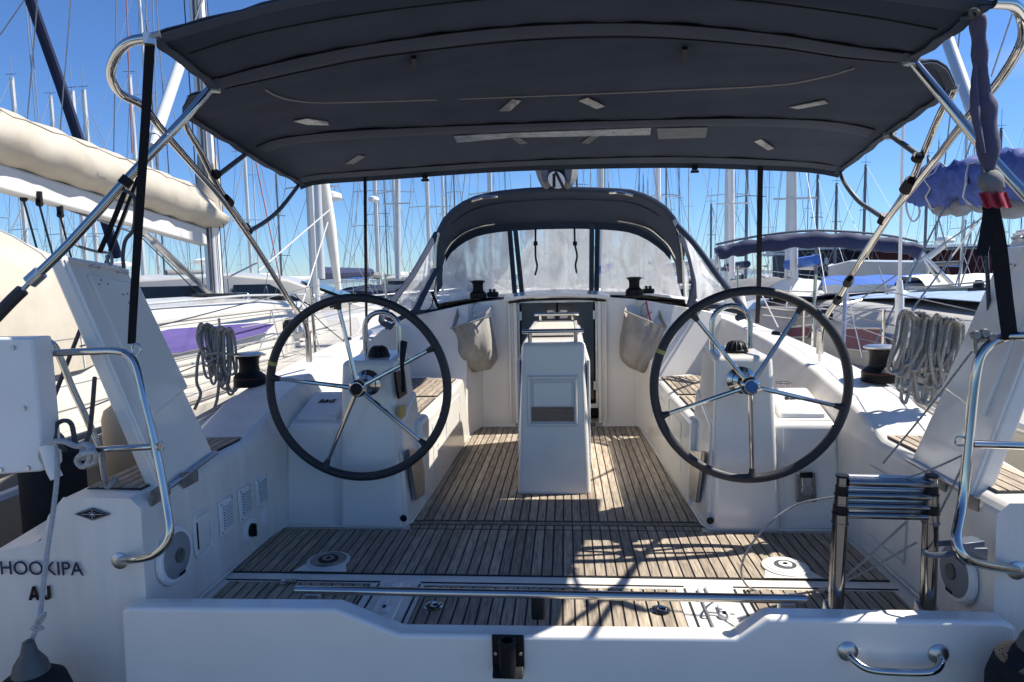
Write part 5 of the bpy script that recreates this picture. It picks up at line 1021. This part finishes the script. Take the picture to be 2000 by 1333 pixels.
# ---- far sailboats: hull, cabin, mast, spreaders, boom, rigging
def far_boat(x, y, H, h, mw, mastm, boomm, lab, grp, furl=None, wire=.012):
    r = E('sailboat', lab, 'sailboat', (x, y, -1), group=grp); f = place(x, y, h); L_ = 9.5+H*.12
    O('hull', hull(f, L_, L_*.3, -1.15, .15, .4), GELND, r)
    O('cabin', loftbox(f, [(-L_*.12,.15,.7,L_*.1),(L_*.1,.15,.72,L_*.095),(L_*.3,.15,.4,L_*.05)], 0, .85), GELN, r)
    O('mast', MB().tube([f((0,L_*.06,.2)), f((0,L_*.06,H))], [mw, mw*.85], 8), mastm, r)
    for q_, hz in ((.065,.38),(.05,.66)): O('spreader', MB().tube([f((-H*q_,L_*.05,H*hz)), f((0,L_*.06,H*(hz+.005))), f((H*q_,L_*.05,H*hz))], .022, 4), mastm, r)
    O('boom', MB().tube([f((0,L_*.05,1.55)), f((0,-L_*.32,1.6))], [.14,.10], 8), boomm, r)
    O('rigging', MB().tube([f((0,L_*.48,.4)), f((0,L_*.06,H*.97))], wire if not furl else .05, 4).tube([f((0,-L_*.48,.3)), f((0,L_*.06,H))], wire*.8, 4).tube([f((-L_*.14,L_*.03,.3)), f((-H*.065,L_*.05,H*.38)), f((0,L_*.06,H*.95))], wire*.7, 4).tube([f((L_*.14,L_*.03,.3)), f((H*.065,L_*.05,H*.38)), f((0,L_*.06,H*.95))], wire*.7, 4).tube([f((-L_*.14,L_*.0,.3)), f((0,L_*.06,H*.38))], wire*.6, 4).tube([f((L_*.14,L_*.0,.3)), f((0,L_*.06,H*.38))], wire*.6, 4).tube([f((0,L_*.06,H)), f((0,L_*.06,H+.9))], .012, 4).tube([f((-.25,L_*.06,H+.12)), f((.25,L_*.06,H+.12))], .015, 4), WIREF if furl is None else furl, r)
    return r
HERO = [ # px at horizon, depth, top py, half width m, material, label
 (34,26,140,.10,ALU,'leftmost bare-masted yacht above the cream boom cover'),(112,28,178,.09,ALU,'yacht whose mast stands left of the furled navy jib'),(168,25,165,.10,ALU,'yacht whose mast stands right of the furled navy jib'),
 (198,24,185,.10,ALU,'yacht with black wind vane right of the pair above the boom cover'),(264,25,135,.10,ALU,'yacht whose mast stands inside the left awning hoop'),(290,30,-60,.08,ALU,'tall yacht mast behind the long left strap'),
 (636,14,-150,.10,ALU,'yacht with thick mast and rolled white jib left of the awning strap'),(479,30,120,.09,ALU,'yacht with mast behind the left hoop leg'),
 (735,24,-60,.09,ALU,'yacht with white radar dome mast right of the awning strap'),(708,28,150,.05,ALU,'yacht with thin mast beside the left awning strap'),(788,26,-20,.07,ALU,'yacht with slanting forestay above the left wheel'),
 (836,26,40,.09,ALU,'yacht whose mast stands left of the sprayhood shoulder'),(860,30,60,.07,ALU,'yacht whose mast stands just behind the sprayhood shoulder'),(965,22,-30,.08,ALU,'yacht whose dark mast rises over the left sprayhood handle'),
 (1178,20,-20,.10,ALU,'yacht whose mast rises right of the stowed mainsail'),(1298,18,-60,.09,WHITE,'yacht whose white mast rises over the right sprayhood shoulder'),(1425,22,-30,.10,ALU,'yacht whose grey mast stands left of the right awning strap'),
 (1453,30,40,.07,ALUD,'yacht with slim dark mast left of the right awning strap'),(1394,40,395,.07,ALUD,'short-masted yacht right of the sprayhood wing'),(1546,17,150,.09,ALU,'yacht whose mast carries steps left of the blue canvas cruiser'),
 (1584,34,345,.08,ALUD,'yacht whose dark mast ends just under the awning at right'),(1639,36,355,.08,ALUD,'yacht whose dark mast stands above the dark building'),(1699,34,318,.08,ALUD,'yacht whose dark mast ends below the right strut'),
 (1814,36,300,.08,ALUD,'yacht whose dark mast stands over the maroon shed'),(1866,38,240,.07,ALU,'yacht whose pale mast stands behind the blue sail cover'),(1960,34,245,.08,ALUD,'rightmost yacht mast beside the purple cloth'),
 (1180,44,180,.06,ALUD,'distant yacht behind the mast right of the stowed mainsail'),(560,34,330,.06,ALUD,'yacht with dark mast between the left tubes')]
for i, (px, Y, ty, mw, mm, lab) in enumerate(HERO):
    b = PY(px, 545, Y); t = PY(px, ty, Y); H = t.z
    far_boat(b.x, Y, H, R([0,8,-6,172,4,-10,180][i % 7])*1.0, mw, mm, [CREAMW,NAVY,WHITE,GREYC,BLUE][i % 5], lab, 'yachts moored on the pontoons ahead', wire=.009 if Y < 20 else .012)
O_ = [('a',.06,ALUD,NAVY),('b',.07,ALU,CREAMW),('c',.06,ALUD,GREYC)]
protos = []
for k, (nme, mw, mm, bm) in enumerate(O_):
    protos.append(far_boat([-6,3,9][k], 70+6*k, 14, R([5,-8,178][k]), mw, mm, bm, ['near-centre far yacht with dark mast left of the stowed mainsail','far yacht with pale mast right of the stowed mainsail','far yacht with dark mast over the right sprayhood shoulder'][k], 'yachts in the far rows', wire=.014))
rnd = random.Random(11)
for i in range(44):
    Y = rnd.uniform(40, 150); px = rnd.uniform(-60, 2060); x = PY(px, 545, Y).x
    if 1540 < px < 2060: Y = rnd.uniform(62,150); x = PY(px, 545, Y).x
    sc = rnd.uniform(.75, 1.25)*(1 if Y < 80 else 1.15)
    zone = ['behind the cream boom cover','between the left neighbour mast and the awning','above the left wheel','seen through the left sprayhood window','seen through the middle sprayhood window','seen through the right sprayhood window','above the right wheel','over the power boats at right','behind the sheds at right','behind the blue sail cover'][min(9, max(0, int((px+60)/212)))]
    kd = ['dark-masted yacht with navy boom cover','pale-masted yacht with cream boom cover','dark-masted yacht with grey boom cover'][i % 3]
    p = protos[i % 3]; dup(p, (x, Y, -1), rnd.choice((0, math.pi))+rnd.uniform(-.15,.15), label='far '+kd+' '+zone, group='far '+kd+' '+zone, scale=(1,1,sc))
# furled navy jib (diagonal) and rolled white jib on the nearest masts
O('furled_jib', MB().tube([PY(52,-20,9.5), PY(118,165,10.5), PY(160,290,11.2), PY(228,500,12.5)], [.075,.085,.09,.10], 10), NAVY, cat='furled sail', label='navy furled jib slanting down behind the cream boom cover')
O('furled_jib', MB().tube([PY(608,180,12.5), PY(630,350,12.8), PY(644,440,13), PY(661,566,13.2)], [.10,.115,.12,.06], 12), CREAMW, cat='furled sail', label='white furled jib slanting down above the left wheel')
O('yacht_mast', MB().tube([PY(613,200,12.6), PY(628,545,12.6)], .07, 12), ALU, cat='mast', label='pale mast directly left of the white furled jib')
for px, py in ((650,392),(730,394)):
    O('radar_dome', MB().lathe([(.16,0),(.2,.05),(.18,.14),(.01,.2)], PY(px, py, 14 if px < 700 else 24)*1.0, n=16), WHITE, cat='radar', label='white radar dome on a yacht mast '+('left' if px < 700 else 'right')+' of the thin awning strap')

# ---- fittings and clutter on the neighbours' decks
rnd = random.Random(5)
for k, (px, py, Y) in enumerate(((560,640,8.4),(585,655,8.0),(520,600,9.0),(655,600,10),(610,590,10.5),(690,588,11),(545,585,9.6),(480,590,9))):
    c = PY(px, py, Y)
    O('deck_block', MB().box(c, (.14,.10,.07)).lathe([(.05,0),(.05,.05),(.03,.09)], c+Vector((.02,0,.03)), n=10), [BLK, STEELB, GREYC][k % 3], nb)
for k, (a, b) in enumerate((((470,640,6.8),(690,590,11)), ((430,610,7.5),(640,575,11)), ((575,575,9),(700,690,7.4)), ((600,560,9.5),(625,690,7.8)), ((520,560,9),(555,700,6.6)), ((455,560,8.8),(480,620,7.6)))):
    O('running_line', MB().tube([PY(*a), (PY(*a)+PY(*b))/2+Vector((0,0,-.05)), PY(*b)], .007, 5), [ROPE, WIRE, ROPED][k % 3], nb)
O('deck_hatch', MB().box(fN((.2,1.0,1.24)), (.5,.5,.04)), GLASSD, nb, bevel=.01)
O('deck_hatch', MB().box(fN((-.3,2.6,1.16)), (.45,.45,.04)), GLASSD, nb, bevel=.01)
O('cabin_lip', MB().tube([fN((1.16,-3.4,1.04)), fN((1.19,-1.5,1.06)), fN((1.13,.5,1.06)), fN((.9,2.4,.98))], .02, 6), GELND, nb)
for k, (x, y, z) in enumerate(((3.3,5.0,.75),(3.4,6.6,.8),(3.2,8.3,.8),(3.9,5.8,1.08),(4.3,7.2,1.1))):
    O('deck_block', MB().box((x,y,z+.03), (.12,.16,.08)).lathe([(.05,0),(.05,.05),(.03,.09)], (x,y,z+.06), n=10), [BLK, STEELB][k % 2], nr)
for k, (a, b) in enumerate((((1500,600,8),(1760,610,6.6)), ((1560,590,8.5),(1760,640,6)), ((1600,575,9),(1900,560,8)), ((1480,560,9),(1520,640,7)), ((1715,520,9.2),(1742,600,8.2)), ((1545,560,9),(1535,600,8.2)))):
    O('running_line', MB().tube([PY(*a), PY(*b)], .008, 5), [ROPEW, WIRE, ROPE][k % 3], nr)
O('boat_rail', MB().tube(smooth([PY(1488,600,8.6),PY(1560,606,8.4),PY(1622,600,8.4),PY(1690,585,8.6)], 4), .016, 6).tube(smooth([PY(1490,615,8.6),PY(1560,622,8.4),PY(1622,612,8.4)], 4), .012, 6), STEELB, nr)
for k, (px, m) in enumerate(((1598,CREAMW),(1437,CREAMW),(1750,WHITE))):
    O('fender', MB().lathe([(.05,0),(.13,.08),(.15,.2),(.15,.55),(.13,.68),(.05,.76)], PY(px,600,[11,10.5,8.8][k])+Vector((0,0,-.5)), n=14), m, cat='fender', label='white fender hanging on the boats at right, '+['below the blue canvas','beside the sprayhood wing','left of the antenna base'][k])
# steps of light, pale masts and furled sails that break up the forest of masts
for k, (px, Y, y0, m) in enumerate(((1551,15,-100,ALU),(1430,19,-60,WHITE),(778,21,-60,ALU))):
    a, b = PY(px, 545, Y), PY(px-5, y0, Y)
    O('yacht_mast', MB().tube([a, b], .085, 10).box(a.lerp(b,.25)+Vector((0,-.1,0)), (.9,.04,.04)), m, cat='mast', label=['pale mast with a light-coloured spreader left of the dark building','white mast just left of the black strap at right','pale mast leaning beside the left awning strap'][k])
